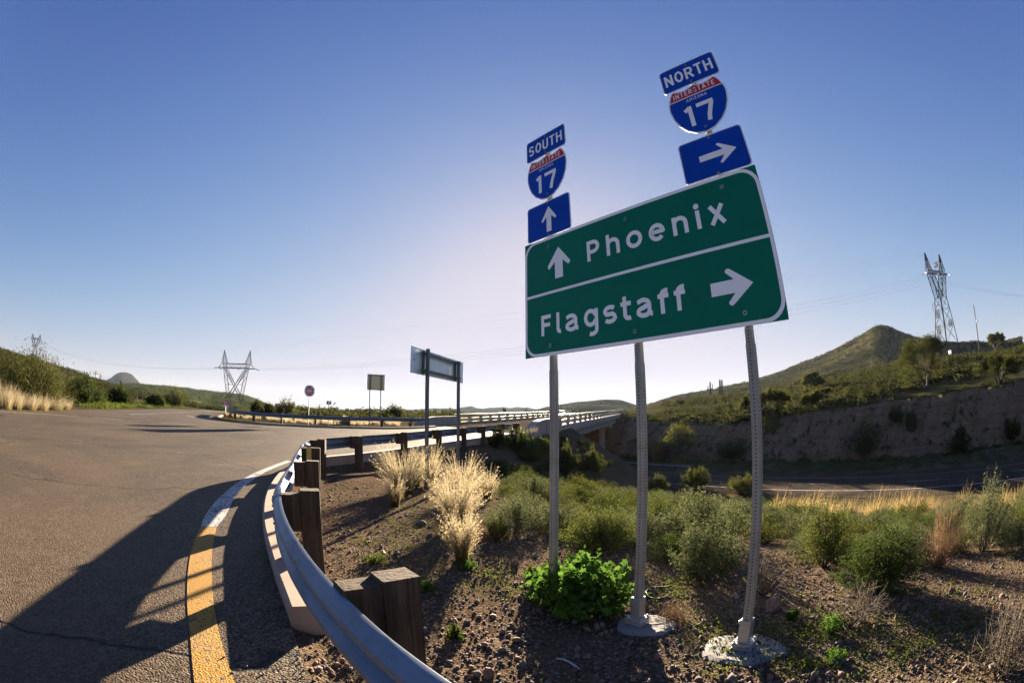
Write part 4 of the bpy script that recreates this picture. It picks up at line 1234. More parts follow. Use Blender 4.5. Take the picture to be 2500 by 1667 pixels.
# the near left tower: steep outer legs, a big crossed brace inside, a flat truss beam and two pointed peaks
TL = thing('transmission_tower', 'near lattice transmission tower on the left above the far guardrail', 'transmission tower', pL, R(35.3 - 33), 'lattice transmission towers')
def zigzag(mb, A, B, n, w):
    for k in range(n):
        a0, a1 = A[0].lerp(A[1], k / n), A[0].lerp(A[1], (k + 1) / n); b0, b1 = B[0].lerp(B[1], k / n), B[0].lerp(B[1], (k + 1) / n)
        mb.bar(a0, b1, w); mb.bar(b0, a1, w); mb.bar(a1, b1, w)
for s in (-1, 1):
    mb = MB()
    path = [(5.3, 0), (2.9, 4.9), (3.5, 7.4), (3.9, 9.2), (5.1, 15.2), (5.3, 16.7)]
    for (x0, z0), (x1, z1) in zip(path, path[1:]):
        A = [Vector((s * x0, -1.1, z0)), Vector((s * x1, -1.1, z1))]; B = [Vector((s * x0, 1.1, z0)), Vector((s * x1, 1.1, z1))]
        mb.bar(*A, .15); mb.bar(*B, .15); zigzag(mb, A, B, 2, .06)
    for y in (-1.1, 1.1):
        mb.bar((s * 1.6, y, 0), (s * 2.9, y, 4.9), .13); mb.bar((s * 3.9, y, 9.2), (s * 1.2, y, 9.4), .10)
        mb.bar((s * 4.6, y, 12.4), (s * 2.0, y, 9.6), .08); mb.bar((s * 4.6, y, 12.4), (s * 3.4, y, 12.1), .07); mb.bar((s * 3.4, y, 12.1), (s * 5.1, y, 15.2), .06)
    mb.build('outer_leg', M['lattice'], TL)
    mb = MB()
    for y in (-1.0, 1.0): mb.bar((-s * 2.9, y, 4.9), (s * 5.0, y * .6, 15.2), .19); mb.bar((-s * 2.3, y, 4.9), (s * 4.1, y * .6, 15.2), .09)
    mb.build('cross_brace', M['lattice'], TL)
    mb = MB(); tip = Vector((s * 6.0, 0, 21.6)); base4 = [Vector((s * 4.2, -.6, 16.7)), Vector((s * 6.6, -.6, 16.4)), Vector((s * 6.6, .6, 16.4)), Vector((s * 4.2, .6, 16.7))]
    for k in range(4): mb.bar(base4[k], tip, .10); zigzag(mb, [base4[k], base4[k].lerp(tip, .8)], [base4[(k + 1) % 4], base4[(k + 1) % 4].lerp(tip, .8)], 4, .045)
    mb.build('peak', M['lattice'], TL)
mb = MB()
for y in (-.6, .6):
    mb.bar((-5.3, y, 16.7), (5.3, y, 16.7), .16); mb.bar((-6.6, y, 15.2), (6.6, y, 15.2), .2)
    for k in range(10):
        xa, xb = -5.3 + 1.06 * k, -5.3 + 1.06 * (k + 1); za, zb = (15.2, 16.7) if k % 2 else (16.7, 15.2); mb.bar((xa, y, za), (xb, y, zb), .08)
    for s in (-1, 1): mb.bar((s * 6.6, y, 15.2), (s * 8.6, 0, 15.1), .16); mb.bar((s * 6.2, y, 16.7), (s * 8.6, 0, 15.1), .09)
mb.build('cross_arm', M['lattice'], TL)
for x in (-8.6, 0, 8.6):
    mb = MB(); mb.tube([(x, -.4, 15.1), (x - .6, -1.9, 14.8)], .14, 6); mb.tube([(x, .4, 15.1), (x + .6, 1.9, 14.8)], .14, 6); mb.build('insulator', M['dark_steel'], TL)
pR = pol(57.2, 150); pR.z = CAM_H + 150 * math.tan(R(2.6))
TR = tower('transmission_tower', 'tall lattice transmission tower with antennas on the right hill', pR, R(-57 + 48), 33, 3.9, 3.4, 19.5, 1.75, 6.4, 26.8, 33.2, True, th=.16)
pF = pol(-63.2, 330); pF.z = CAM_H + 330 * math.tan(R(2.5))
tower('transmission_tower', 'tiny faint lattice transmission tower on the left hilltop', pF, R(45), 15, 2.2, 2.0, 6.5, 1.1, 5.4, 11.2, 14.6, th=.14, insul=False)

def wire(label, a, b, sag, rad, name='power_line'):
    n = 40; P = []
    for k in range(n + 1):
        f = k / n; p = a.lerp(b, f); p.z -= sag * 4 * f * (1 - f); P.append(p)
    t = thing(name, label, 'power line', P[0], 0, 'power lines')
    mb = MB(); mb.tube([p - P[0] for p in P], rad, 4); mb.build('cable', M['dark_steel'], t)
names = {-1: 'lowest', 0: 'middle', 1: 'upper'}
for k, (xl, xr) in enumerate(((-8.6, -6.4), (0, 0), (8.6, 6.4))):
    w = ('leftmost', 'middle', 'rightmost')[k]
    wire('thin power line conductor strung between the two big towers from the %s insulator' % w, attach(TL, xl, 1.7, 14.9), attach(TR, xr, -1.7, 25.6), 5.5, .016)
    wire('thin power line conductor running left from the %s insulator of the near left tower' % w, attach(TL, xl, -1.7, 14.9), pol(-62.4 - k * .5, 330, pF.z + 10), 5, .016)
    wire('thin power line conductor running right from the %s insulator of the antenna tower' % w, attach(TR, xr, 1.7, 25.6), pol(86 + k * 3, 190, 23 - 3 * k), 6, .012)
for k, s in enumerate((-1, 1)):
    wire('faint shield wire high between the two big towers, %s' % ('left peak' if k == 0 else 'right peak'), attach(TL, s * 6.0, 0, 21.6), attach(TR, s * 3.7, 0, 33.2), 3.5, .008)

def utility_pole(px, pyb, r, h, label, arm=True, lean=0.0):
    az_, el_ = azel(px, pyb); p = pol(az_, r, CAM_H + r * math.tan(R(el_)))
    g = min(p.z, hz(p.x, p.y) + .3)
    t = thing('utility_pole', label, 'utility pole', (p.x, p.y, g), -R(az_))
    mb = MB(); mb.tube([(0, 0, -1), (lean, 0, h + p.z - g)], [.17, .12], 8); mb.build('pole', M['wood'], t)
    z = h + p.z - g
    if arm:
        mb = MB(); mb.box((lean * .9, -.15, z - 1.0), (1.9, .12, .14)); mb.build('cross_arm', M['wood'], t)
    mb = MB(); mb.tube([(.28 if not arm else lean + .0, -.2, z * .62), (.28 if not arm else lean, -.2, z * .62 + .9)], .2, 8); mb.build('transformer', M['dark_steel'], t)
    for x in ((-.8, 0, .8) if arm else (-.25,)):
        mb = MB(); mb.tube([(x, -.15, z - .92), (x, -.15, z - .7)], .06, 6); mb.build('insulator', M['dark_steel'], t)
    return t, p
P1, pp1 = utility_pole(232, 945, 150, 4.9, 'brown utility pole standing on the left hillside')
P2, pp2 = utility_pole(2391, 858, 140, 12.6, 'bare utility pole on the right hill beside the antenna tower', False)
for k, dz in enumerate((0, .5)):
    wire('%s of the two utility cables sloping right across the left hillside' % ('upper' if k else 'lower'), Vector((pp1.x, pp1.y, pp1.z + 4.2 + dz)), at_r(430, 972 + 7 * (1 - k), 120), .6, .02, 'utility_cable')
    wire('%s of the two utility cables running left from the hillside pole' % ('upper' if k else 'lower'), Vector((pp1.x, pp1.y, pp1.z + 4.2 + dz)), at_r(-60, 855 + 9 * (1 - k), 130), .9, .02, 'utility_cable')

M['rockgrey_roof'] = plain('shelter_roof', (.08, .08, .08), .8)
# equipment shelter beside the antenna tower
p = at_r(2333, 862, 150); g = hz(p.x, p.y)
t = thing('equipment_shelter', 'small pale grey equipment box beside the antenna tower', 'equipment shelter', (p.x, p.y, p.z - 1.3), R(-35))
mb = MB(); mb.box((0, 0, 1.05), (4.6, 2.6, 2.3)); o = mb.build('wall', plain('shelter_grey', (.045, .045, .045), .7), t); bevel(o, .04)
mb = MB(); mb.box((0, 0, 2.27), (4.9, 2.9, .14)); mb.build('roof', M['rockgrey_roof'], t)
mb = MB(); mb.box((-1.2, -1.32, .95), (.95, .05, 2.0)); mb.build('door', M['dark_steel'], t)
mb = MB(); mb.box((0, 0, -1.2), (4.7, 2.7, 2.2)); mb.build('plinth', M['footing'], t)

# ------------------------------------------------------------------ vegetation
M['scrub'] = m_leaf('scrub_leaf', (.040, .053, .013), (.092, .106, .029), .36)
M['scrub_grey'] = m_leaf('grey_scrub_leaf', (.058, .069, .032), (.115, .128, .060), .34)
M['lush'] = m_leaf('lush_leaf', (.040, .090, .014), (.085, .160, .026), .42, .4, 6)
M['green_shrub'] = m_leaf('green_shrub_leaf', (.028, .045, .010), (.062, .085, .022), .34)
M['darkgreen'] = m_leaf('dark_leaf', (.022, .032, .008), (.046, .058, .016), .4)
M['wispy'] = m_leaf('wispy_leaf', (.042, .049, .011), (.086, .089, .024), .36)
M['straw'] = m_leaf('straw_blade', (.12, .10, .034), (.20, .155, .07), .55, .6, 5, (.31, .26, .165), .12, .75)
M['golden'] = m_leaf('golden_grass', (.16, .12, .045), (.25, .19, .085), .5)
M['weed'] = m_leaf('weed_leaf', (.038, .058, .010), (.08, .10, .02), .5, .5, 2)
M['drytwig'] = plain('dry_twig', (.085, .065, .046), .9)
M['browntwig'] = plain('brown_twig', (.15, .08, .032), .9)
M['stem'] = plain('shrub_stem', (.05, .037, .027), .9)
M['bark'] = plain('tree_bark', (.04, .03, .023), .95)
M['saguaro'] = plain('saguaro_skin', (.032, .04, .02), .8)
M['hillbrush'] = m_leaf('hillside_brush', (.022, .026, .009), (.056, .057, .020), .34, .7, .35)
M['rockmat'] = plain('rock', (.16, .10, .077), .9, 0, .35, 9, .6, 40, .2)
M['rockgrey'] = plain('rock_grey', (.115, .104, .094), .9, 0, .3, 9, .6, 40, .2)
M['pebble'] = plain('pebbles', (.11, .082, .063), .9, 0, .65, 5, 0, 60, .25)

def rot_rand(rng, n):
    q = rng.normal(size=(n, 4)); q /= np.linalg.norm(q, axis=1, keepdims=True)
    w, x, y, z = q.T
    return np.stack([np.stack([1 - 2 * (y * y + z * z), 2 * (x * y - z * w), 2 * (x * z + y * w)], -1),
                     np.stack([2 * (x * y + z * w), 1 - 2 * (x * x + z * z), 2 * (y * z - x * w)], -1),
                     np.stack([2 * (x * z - y * w), 2 * (y * z + x * w), 1 - 2 * (x * x + y * y)], -1)], 1)
LEAF = np.array([(0, -.5, 0), (.32, 0, .06), (0, .5, 0), (-.32, 0, .06)])
def leaves(rng, P, size, shape=LEAF, jitter=.35):
    n = len(P); Rm = rot_rand(rng, n); s = np.asarray(size) * (1 + jitter * rng.normal(size=n)).clip(.4, 1.9)
    V = np.einsum('nij,kj->nki', Rm, shape) * s[:, None, None] + P[:, None]
    k = len(shape); F = np.arange(n * k).reshape(n, k)
    return V.reshape(-1, 3), F
def join(parts):
    Vs, Fs, o = [], [], 0
    for V, F in parts:
        Vs.append(V); Fs.append(F + o); o += len(V)
    return np.concatenate(Vs), np.concatenate(Fs)
def tube_np(path, r0, r1, n=3):
    """thin tapering tube as quads"""
    path = np.asarray(path); K = len(path)
    d = np.gradient(path, axis=0); d /= np.linalg.norm(d, axis=1, keepdims=True) + 1e-9
    a = np.cross(d, np.array([.31, .23, .92])); a /= np.linalg.norm(a, axis=1, keepdims=True) + 1e-9
    b = np.cross(d, a); r = np.linspace(r0, r1, K)[:, None]
    V = np.stack([path + (a * math.cos(2 * math.pi * j / n) + b * math.sin(2 * math.pi * j / n)) * r for j in range(n)], 1).reshape(-1, 3)
    F = []
    for k in range(K - 1):
        for j in range(n):
            j2 = (j + 1) % n; F.append((k * n + j, k * n + j2, (k + 1) * n + j2, (k + 1) * n + j))
    return V, np.array(F)
def stems_dome(rng, n, Rx, Hh, curl=.3, low=.12):
    """stem paths fanning from the root into a dome"""
    out = []
    for _ in range(n):
        a = rng.uniform(0, 2 * math.pi); u = rng.uniform(0, 1) ** .6; rad = Rx * u * rng.uniform(.85, 1.12)
        top = Hh * math.sqrt(max(.02, 1 - (u * .93) ** 2)) * rng.uniform(.78, 1.08) + low * Hh * .3
        t = np.linspace(0, 1, 6)
        r = rad * t ** .75; z = top * (t ** 1.1); aa = a + curl * rng.normal() * t
        P = np.stack([r * np.cos(aa), r * np.sin(aa), z], 1); P[1:] += rng.normal(size=(5, 3)) * .025 * Rx
        out.append(P)
    return out
def shrub(name, seed, Rx, Hh, nst, per, leaf, mat, label, cat='shrub', group=None, stem='stem', t0=.3, spread=.05, sr=.006, shape=LEAF, rag=1.0):
    rng = np.random.default_rng(seed)
    S = stems_dome(rng, nst, Rx, Hh)
    P = []
    for p in S:
        t = rng.uniform(t0, 1, per) ** .75; k = t * 5; i = np.minimum(k.astype(int), 4); f = (k - i)[:, None]
        P.append(p[i] * (1 - f) + p[i + 1] * f + rng.normal(size=(per, 3)) * spread * Rx * (.5 + .5 * t[:, None]))
    P = np.concatenate(P); ph = rng.uniform(0, 6, 4); aa = np.arctan2(P[:, 1], P[:, 0])
    lump = 1 + rag * .13 * np.sin(3 * aa + ph[0]) + rag * .09 * np.sin(7 * aa + ph[1] + 6 * P[:, 2] / Hh)
    P = P * np.stack([lump, lump, 1 + rag * .14 * np.sin(2 * aa + ph[2]) + .08 * np.sin(6 * aa + ph[3])], -1); P[:, 2] = np.maximum(P[:, 2], .015)
    t = thing(name, label, cat, (0, 0, 0), 0, group)
    V, F = leaves(rng, P, leaf, shape); npmesh('foliage', V, F, M[mat], t)
    V, F = join([tube_np(p, sr, sr * .35) for p in S[::2]]); npmesh('stems', V, F, M[stem], t)
    return t
def blades(rng, n, R0, Hh, spread, w, plume=.0, droop=.35):
    """grass blades as curved tapering strips, optional feathery seed heads"""
    a = rng.uniform(0, 2 * math.pi, n); r0 = R0 * np.sqrt(rng.uniform(0, 1, n)); h = Hh * rng.uniform(.55, 1.08, n); sp = spread * rng.uniform(0.05, 1, n) ** .8
    K = 6; t = np.linspace(0, 1, K)
    aa = a + rng.normal(size=n) * .7; h = h * (1 - .3 * (rng.uniform(size=n) < .25)) * (1 + .18 * np.sin(2 * a + 1.0))
    x = (r0 * np.cos(a))[:, None] + (sp * np.cos(aa))[:, None] * t ** 1.7; y = (r0 * np.sin(a))[:, None] + (sp * np.sin(aa))[:, None] * t ** 1.7
    z = h[:, None] * (t - droop * (sp / max(spread, 1e-3))[:, None] * t ** 3 * .6)
    P = np.stack([x, y, z], -1)
    side = rng.uniform(0, 2 * math.pi, n); sv = np.stack([np.cos(side), np.sin(side), np.zeros(n)], -1)[:, None] * (w * (1 - .8 * t))[None, :, None]
    V = np.stack([P - sv, P + sv], 2).reshape(-1, 3)
    F = []
    base = np.arange(n)[:, None] * K * 2 + np.arange(K - 1)[None] * 2
    F = np.stack([base, base + 1, base + 3, base + 2], -1).reshape(-1, 4)
    parts = [(V, F)]
    if plume:
        m = 9; sel = rng.uniform(size=n) < plume; Pp = P[sel]
        tt = rng.uniform(.62, 1.0, (len(Pp), m)); k = tt * (K - 1); i = np.minimum(k.astype(int), K - 2); f = (k - i)[..., None]
        idx = np.arange(len(Pp))[:, None]
        Q = (Pp[idx, i] * (1 - f) + Pp[idx, i + 1] * f).reshape(-1, 3) + rng.normal(size=(len(Pp) * m, 3)) * .006
        parts.append(leaves(rng, Q, .034, np.array([(0, -.5, 0), (.10, 0, 0), (0, .5, 0), (-.10, 0, 0)])))
    return join(parts)
def grass_clump(name, seed, n, R0, Hh, spread, label, mat='straw', w=.0022, plume=.7, group=None, cat='grass clump', droop=.35):
    rng = np.random.default_rng(seed); t = thing(name, label, cat, (0, 0, 0), 0, group)
    V, F = blades(rng, n, R0, Hh, spread, w, plume, droop); npmesh('blades', V, F, M[mat], t)
    return t
def place(t, p, rz=0.0, sc=1.0):
    t.location = p; t.rotation_euler = (0, 0, rz); t.scale = sc if hasattr(sc, '__len__') else (sc, sc, sc)
def ground_at(px, py, sink=.02):
    p = hit(px, py); p.z = float(H(np.array([p.x]), np.array([p.y]))[0]) - sink; return p
def wide(px, d): return px / FPX * d            # metres covered by px pixels at distance d

G_STRAW = 'straw coloured bunch grass behind the near guardrail'
for i, (bx, by, w, h, lab, n) in enumerate([
    (985, 1205, 165, 120, 'leftmost wide straw grass clump behind the near guardrail', 750),
    (1048, 1190, 90, 105, 'upright straw grass clump beside the bright green tuft', 420),
    (1128, 1222, 125, 115, 'pale straw grass clump just behind the largest clump', 520),
    (1115, 1290, 150, 140, 'largest bright straw grass clump in the middle of the gravel', 900),
    (1128, 1375, 110, 130, 'nearest straw grass clump with a dark base left of the left sign post', 620),
    (1190, 1218, 70, 80, 'small straw grass clump right of the pale clumps', 300),
    (965, 1235, 75, 75, 'low straw and green grass tuft in front of the leftmost clump', 300)]):
    p = ground_at(bx, by); d = math.hypot(p.x, p.y, CAM_H)
    n = int(n * .8); W_, H_ = wide(w, d) / 2 * .88, wide(h, d) * 1.05
    t = grass_clump('grass_clump', 100 + i, n, W_ * .30, H_, W_ * 1.05, lab, w=.0026 * max(1, d / 6), group=G_STRAW)
    place(t, p)
# green tuft between the clumps
p = ground_at(1018, 1196); d = p.length
t = shrub('shrub', 140, wide(26, d), wide(80, d), 26, 90, .03, 'lush', 'upright bright green tuft between straw grass clumps', t0=.1); place(t, p)

# the bright leafy plant round the foot of the left post
lobed = np.array([(0, -.5, 0), (.10, -.30, .03), (.34, -.22, .05), (.20, -.02, .05), (.30, .14, .04), (.12, .2, .03), (0, .55, -.03), (-.12, .2, .03), (-.30, .14, .04), (-.20, -.02, .05), (-.34, -.22, .05), (-.10, -.30, .03)])
pp = ground_at(1418, 1480); d = pp.length
t = shrub('leafy_plant', 150, wide(145, d), wide(128, d), 150, 22, .068, 'lush', 'bright green broad leaved plant growing round the left sign post', 'leafy plant', t0=.35, spread=.09, sr=.006, shape=lobed); place(t, pp)
p = ground_at(1312, 1425); d = p.length
t = shrub('shrub', 151, wide(42, d), wide(60, d), 26, 60, .022, 'weed', 'pale green fine leaved weed left of the bright leafy plant', 'weed', t0=.2); place(t, p)

# scrub on the slope between the sign and the freeway: six kinds, then copies
protos = []
G_SCRUB = 'grey green scrub on the slope below the guide sign'
L_SCRUB = 'grey green desert shrub in the dense scrub between the guide sign posts and the freeway'
for k, (mat, st, per, lf) in enumerate((('scrub', 70, 115, .021), ('green_shrub', 80, 105, .019), ('scrub_grey', 76, 110, .020), ('wispy', 64, 115, .022), ('scrub_grey', 70, 110, .021), ('scrub', 88, 95, .019))):
    protos.append(shrub('shrub', 160 + k, .62, .56, int(st * 1.2), per, lf, mat, L_SCRUB, 'shrub', G_SCRUB, t0=.30, spread=.05, sr=.004))
rnd = random.Random(11)
zone = np.array([(1170, 1255), (1190, 1180), (1290, 1150), (1420, 1125), (1560, 1150), (1700, 1190), (1860, 1215), (2200, 1245), (2560, 1235), (2600, 1320), (2490, 1365), (2330, 1350), (2180, 1370), (2010, 1370), (1930, 1345), (1880, 1320), (1800, 1350), (1690, 1375), (1620, 1360), (1540, 1350), (1420, 1345), (1360, 1320), (1260, 1300)])
spots = []
_r = np.random.default_rng(11); _n = 26000
_az = _r.uniform(-1, 80, _n); _rr = 3.0 + 27 * _r.uniform(0, 1, _n) ** 1.35; _x, _y = _rr * np.sin(np.radians(_az)), _rr * np.cos(np.radians(_az))
_q = _x * NX + _y * NY; _k = (_q < 19.5) & ~((_az > 36) & (_q > 12.3)); _x, _y, _rr = _x[_k], _y[_k], _rr[_k]; _z = H(_x, _y, False)
_pp = np.array([proj(p) for p in zip(_x, _y, _z)]); _in = poly_sd(zone, _pp[:, 0], _pp[:, 1]) < 0
for x, y, r_ in zip(_x[_in], _y[_in], _rr[_in]):
    Rn = .34 + .42 * rnd.random() ** 1.3 + .014 * r_
    if any((x - a) ** 2 + (y - b) ** 2 < (.64 * (Rn + c)) ** 2 for a, b, c in spots): continue
    spots.append((x, y, Rn))
    if len(spots) >= 190: break
for i, (x, y, Rn) in enumerate(spots):
    s = Rn / .60; o = protos[i] if i < 6 else dup(protos[rnd.randrange(6)], (0, 0, 0))
    place(o, (x, y, float(H(np.array([x]), np.array([y]))[0]) - .03), rnd.uniform(0, 6.28), (s, s, s * rnd.uniform(.58, .95) * (.88 if math.hypot(x, y) > 7 else 1)))

# larger named shrubs
def named(px, py, w, h, mat, lab, seed, st=70, per=70, lf=.03, cat='shrub', **k):
    st, per, lf = int(st * 1.3), int(per * 1.5), lf * .72
    p = ground_at(px, py); d = math.hypot(p.x, p.y, p.z - CAM_H)
    t = shrub('shrub', seed, wide(w, d) / 2, wide(h, d), st, per, lf * max(1, d / 9), mat, lab, cat, sr=.005 * max(1, d / 6), **k); place(t, p); return t
named(2140, 1445, 250, 150, 'green_shrub', 'large deep green leafy shrub with dry twigs at its foot, near the right post', 200, 95, 90, .026)
named(2010, 1385, 170, 150, 'scrub', 'yellow green feathery shrub left of the large deep green shrub', 201, 80, 80, .026)
named(1720, 1415, 210, 135, 'scrub_grey', 'big grey green shrub filling the gap between the middle and right sign posts', 202, 90, 85, .026)
named(1465, 1345, 220, 110, 'scrub', 'wide grey green shrub directly behind the bright leafy plant', 203, 90, 80, .026)
named(2400, 1345, 150, 150, 'scrub_grey', 'silvery shrub at the right edge beside the dry brown stalks', 204, 75, 80, .026)
named(1215, 1318, 80, 60, 'scrub', 'small olive shrub with rusty twigs by the nearest straw clump', 205, 40, 60, .022)
named(1445, 1168, 60, 74, 'wispy', 'yellow green domed shrub right of the left sign post before the bridge', 206, 70, 70, .026)
named(1382, 1160, 42, 72, 'scrub', 'tall yellowish shrub touching the left sign post before the bridge pier', 207, 70, 70, .026)
named(1378, 1098, 26, 34, 'scrub_grey', 'small bluish round shrub in front of the bridge girder', 208, 60, 60, .026)
named(1265, 1105, 70, 60, 'green_shrub', 'dark leafy bush below the bridge parapet end', 209, 50, 60, .026)
named(1215, 1095, 75, 50, 'darkgreen', 'dark green bush at the foot of the guardrail posts near the bridge', 210, 50, 60, .026)
named(1305, 1125, 110, 55, 'scrub', 'low mixed shrub on the shaded bank under the bridge parapet', 211, 60, 60, .026)
named(1220, 1160, 80, 40, 'scrub', 'low grass green shrub in front of the shaded bank', 212, 40, 60, .022)
named(1700, 1192, 80, 48, 'wispy', 'yellow green shrub standing against the shadow edge on the freeway', 213, 70, 70, .026)
named(1605, 1208, 60, 46, 'scrub', 'round green shrub right of the middle sign post at the freeway bank', 214, 70, 70, .026)
named(1815, 1206, 110, 42, 'wispy', 'yellow green shrub tops left of the right sign post at the bank edge', 215, 60, 70, .026)
rnd = random.Random(77); bank = []
tries = 0
while len(bank) < 20 and tries < 3000:
    tries += 1
    px, py = rnd.uniform(1150, 1490), rnd.uniform(1078, 1165); p = ground_at(px, py, .05)
    if poly_sd(PLAT, np.array([p.x]), np.array([p.y]))[0] < .9 or any((p.x - a) ** 2 + (p.y - b_) ** 2 < 1.0 for a, b_ in bank): continue
    if p.x * NX + p.y * NY > 34: continue
    bank.append((p.x, p.y)); s = rnd.uniform(.7, 1.25)
    o = dup(protos[rnd.randrange(6)], p, rnd.uniform(0, 6.28), (s, s, s * rnd.uniform(.8, 1.3)), 'mixed green shrub on the bank below the bridge parapet', 'shrubs on the bank below the bridge')
t = grass_clump('grass_clump', 216, 420, .35, 1.0, .6, 'dry seeding grass in front of the bridge parapet end', 'straw', .004); place(t, ground_at(1288, 1080))
# dry stalks and twigs
def twigs(px, py, w, h, n, mat, lab, seed, cat='dry shrub', rad=.0035):
    p = ground_at(px, py); d = math.hypot(p.x, p.y, p.z - CAM_H); rng = np.random.default_rng(seed)
    t = thing('dry_shrub', lab, cat, p); Rx, Hh = wide(w, d) / 2, wide(h, d); parts = []
    for P in stems_dome(rng, n, Rx, Hh, .6):
        P[2:] += rng.normal(size=(4, 3)) * .05 * Rx; parts.append(tube_np(P, rad, rad * .4))
        for _ in range(3):
            k = rng.integers(2, 5); e = P[k] + rng.normal(size=3) * np.array([.22, .22, .18]) * Rx + np.array([0, 0, .08 * Hh])
            parts.append(tube_np(np.linspace(P[k], e, 4) + rng.normal(size=(4, 3)) * .01 * Rx, rad * .6, rad * .25))
    V, F = join(parts); npmesh('twigs', V, F, M[mat], t); return t
twigs(2290, 1390, 150, 150, 120, 'browntwig', 'orange brown dry stalks between the green and the silvery shrubs', 230)
twigs(2090, 1520, 200, 100, 70, 'drytwig', 'tangle of bare grey twigs at the foot of the large deep green shrub', 231)
twigs(2440, 1640, 240, 170, 120, 'drytwig', 'pale grey brown dry brush in the bottom right corner', 232)
twigs(1860, 1450, 110, 110, 50, 'drytwig', 'grey dead twigs beside the right sign post', 233)
twigs(1645, 1515, 120, 60, 120, 'browntwig', 'low rusty red weed on the gravel between the middle and right posts', 234, rad=.0016)
twigs(1175, 1320, 90, 60, 40, 'browntwig', 'rusty twigs under the small olive shrub', 235)

# small green weeds one can pick out
for i, (px, py, w, h, lab) in enumerate([(2030, 1545, 90, 62, 'bright feathery green weed among the stones right of the right post'), (2035, 1615, 80, 45, 'lower bright green weed below the feathery one'),
    (1935, 1510, 50, 30, 'small green weed above the pale footing'), (1110, 1560, 50, 55, 'yellow green grass tuft alone on the shaded gravel'), (920, 1380, 90, 30, 'flat green weed patch right of the near guardrail post'),
    (1045, 1440, 60, 24, 'small green weed left of the leafy plant'), (1140, 1390, 60, 30, 'green sprout at the foot of the nearest straw clump')]):
    p = ground_at(px, py); d = p.length
    t = shrub('weed', 250 + i, wide(w, d) / 2, wide(h, d), 34, 46, .014, 'lush' if i < 3 or i > 4 else 'weed', lab, 'weed', t0=.15, spread=.07, sr=.0018); place(t, p)

# ------------------------------------------------------------------ roadside on the left
for i, (px, py, w, h, lab) in enumerate([(12, 1000, 60, 95, 'tall pale grass clump at the far left picture edge'), (38, 1001, 50, 80, 'tall pale grass clump second from the left edge of the road'), (72, 1002, 55, 60, 'golden grass clump in front of the large green bush'),
    (100, 1002, 60, 62, 'feathery golden grass clump below the large green bush'), (130, 1001, 80, 62, 'rounded golden grass clump behind the small roadside rock'), (158, 1000, 50, 45, 'last low golden grass clump before the green weeds')]):
    p = ground_at(px, py); d = p.length
    t = grass_clump('grass_clump', 300 + i, 420, wide(w, d) * .34, wide(h, d) * .62, wide(w, d) * .6, lab, 'straw', .008, .5, 'pale grass along the left roadside'); place(t, p)
def far_shrub(px, py, w, h, mat, lab, seed, st=80, per=80, lf=.11, cat='shrub', r=None):
    if r is None: p = ground_at(px, py, .1)
    else:
        az_ = azel(px, py)[0]; p = pol(az_, r); p.z = float(H(np.array([p.x]), np.array([p.y]))[0]) - .1
    d = p.length
    t = shrub('shrub', seed, wide(w, d) / 2, wide(h, d), st, per, lf * d / 30, mat, lab, cat, t0=.12, spread=.085, sr=.0012 * d, rag=.9); place(t, p); return t
far_shrub(80, 992, 235, 118, 'wispy', 'large feathery green bush at the left roadside behind the golden grass', 310, 150, 130, .085)
far_shrub(206, 990, 135, 60, 'darkgreen', 'wide dark bush right of the large feathery bush', 311, 100, 90)
far_shrub(292, 990, 72, 42, 'darkgreen', 'medium round dark bush behind the green roadside weeds', 312)
far_shrub(381, 993, 52, 30, 'darkgreen', 'small round dark bush near the far end of the left roadside', 313)
far_shrub(428, 993, 70, 42, 'wispy', 'pale airy bush beside the small round dark bush', 314, 70, 50, .07)
for i, (px, py, w, h, mat, r, lab) in enumerate([(700, 1022, 62, 44, 'wispy', 56, 'yellow green shrub behind the far guardrail at the half hidden red sign'), (628, 1018, 40, 36, 'wispy', 60, 'pale yellow shrub between the near tower and the half hidden red sign'),
    (655, 1020, 36, 28, 'scrub', 62, 'small yellow shrub left of the half hidden red sign'), (960, 1020, 60, 34, 'wispy', 66, 'airy twiggy shrub right of the square tan board'), (845, 1041, 26, 22, 'straw', 41, 'round brown bunch under the far guardrail below the small dark plate')]):
    far_shrub(px, py, w, h, mat, lab, 330 + i, 60, 60, .08, r=r)
rng = np.random.default_rng(5)
parts = []
for k in range(60):
    f = rng.uniform(); px = 545 + f * 440; py = 1020 + 20 * f ** .6 + rng.uniform(-3, 4)
    az_ = azel(px, py)[0]; r_ = np.interp(az_, [-37, -30, -23, -14], [49, 43, 40, 43]) + rng.uniform(-1, 6); x, y = r_ * math.sin(R(az_)), r_ * math.cos(R(az_)); z = hz(x, y)
    V, F = blades(rng, 90, .3, rng.uniform(.3, .7), .4, .012, 0); parts.append((V + np.array([x, y, z]), F))
V, F = join(parts); stuff(npmesh('dry_grass', V, F, M['straw']), 'dry yellow grass under the far guardrail', 'grass')
# low green strip on the left and the golden fringe along the freeway
parts = []
for k in range(420):
    px = rng.uniform(170, 410); p = hit(px, 992 - 4 * rng.random()); z = p.z
    n = 26; P = rng.normal(size=(n, 3)) * np.array([.35, .35, .12]) + np.array([p.x + rng.uniform(-1, 2), p.y + rng.uniform(0, 3), z + .15]); parts.append(leaves(rng, P, .14))
V, F = join(parts); stuff(npmesh('green_weeds', V, F, M['weed']), 'bright green weeds along the left roadside', 'weeds')
parts = []
for k in range(330):
    t_ = rng.uniform(-34, 10); q_ = rng.uniform(13.5, 23) ; p = fn * q_ + fdir * t_
    if math.degrees(math.atan2(p.x, p.y)) < 33: continue
    z = hz(p.x, p.y); hh = rng.uniform(.5, 1.1)
    V, F = blades(rng, 46, .22, hh, .45, .010, .4, .5); V = V + np.array([p.x, p.y, z]); V[:, 0] += (V[:, 2] - z) * .30; parts.append((V, F))
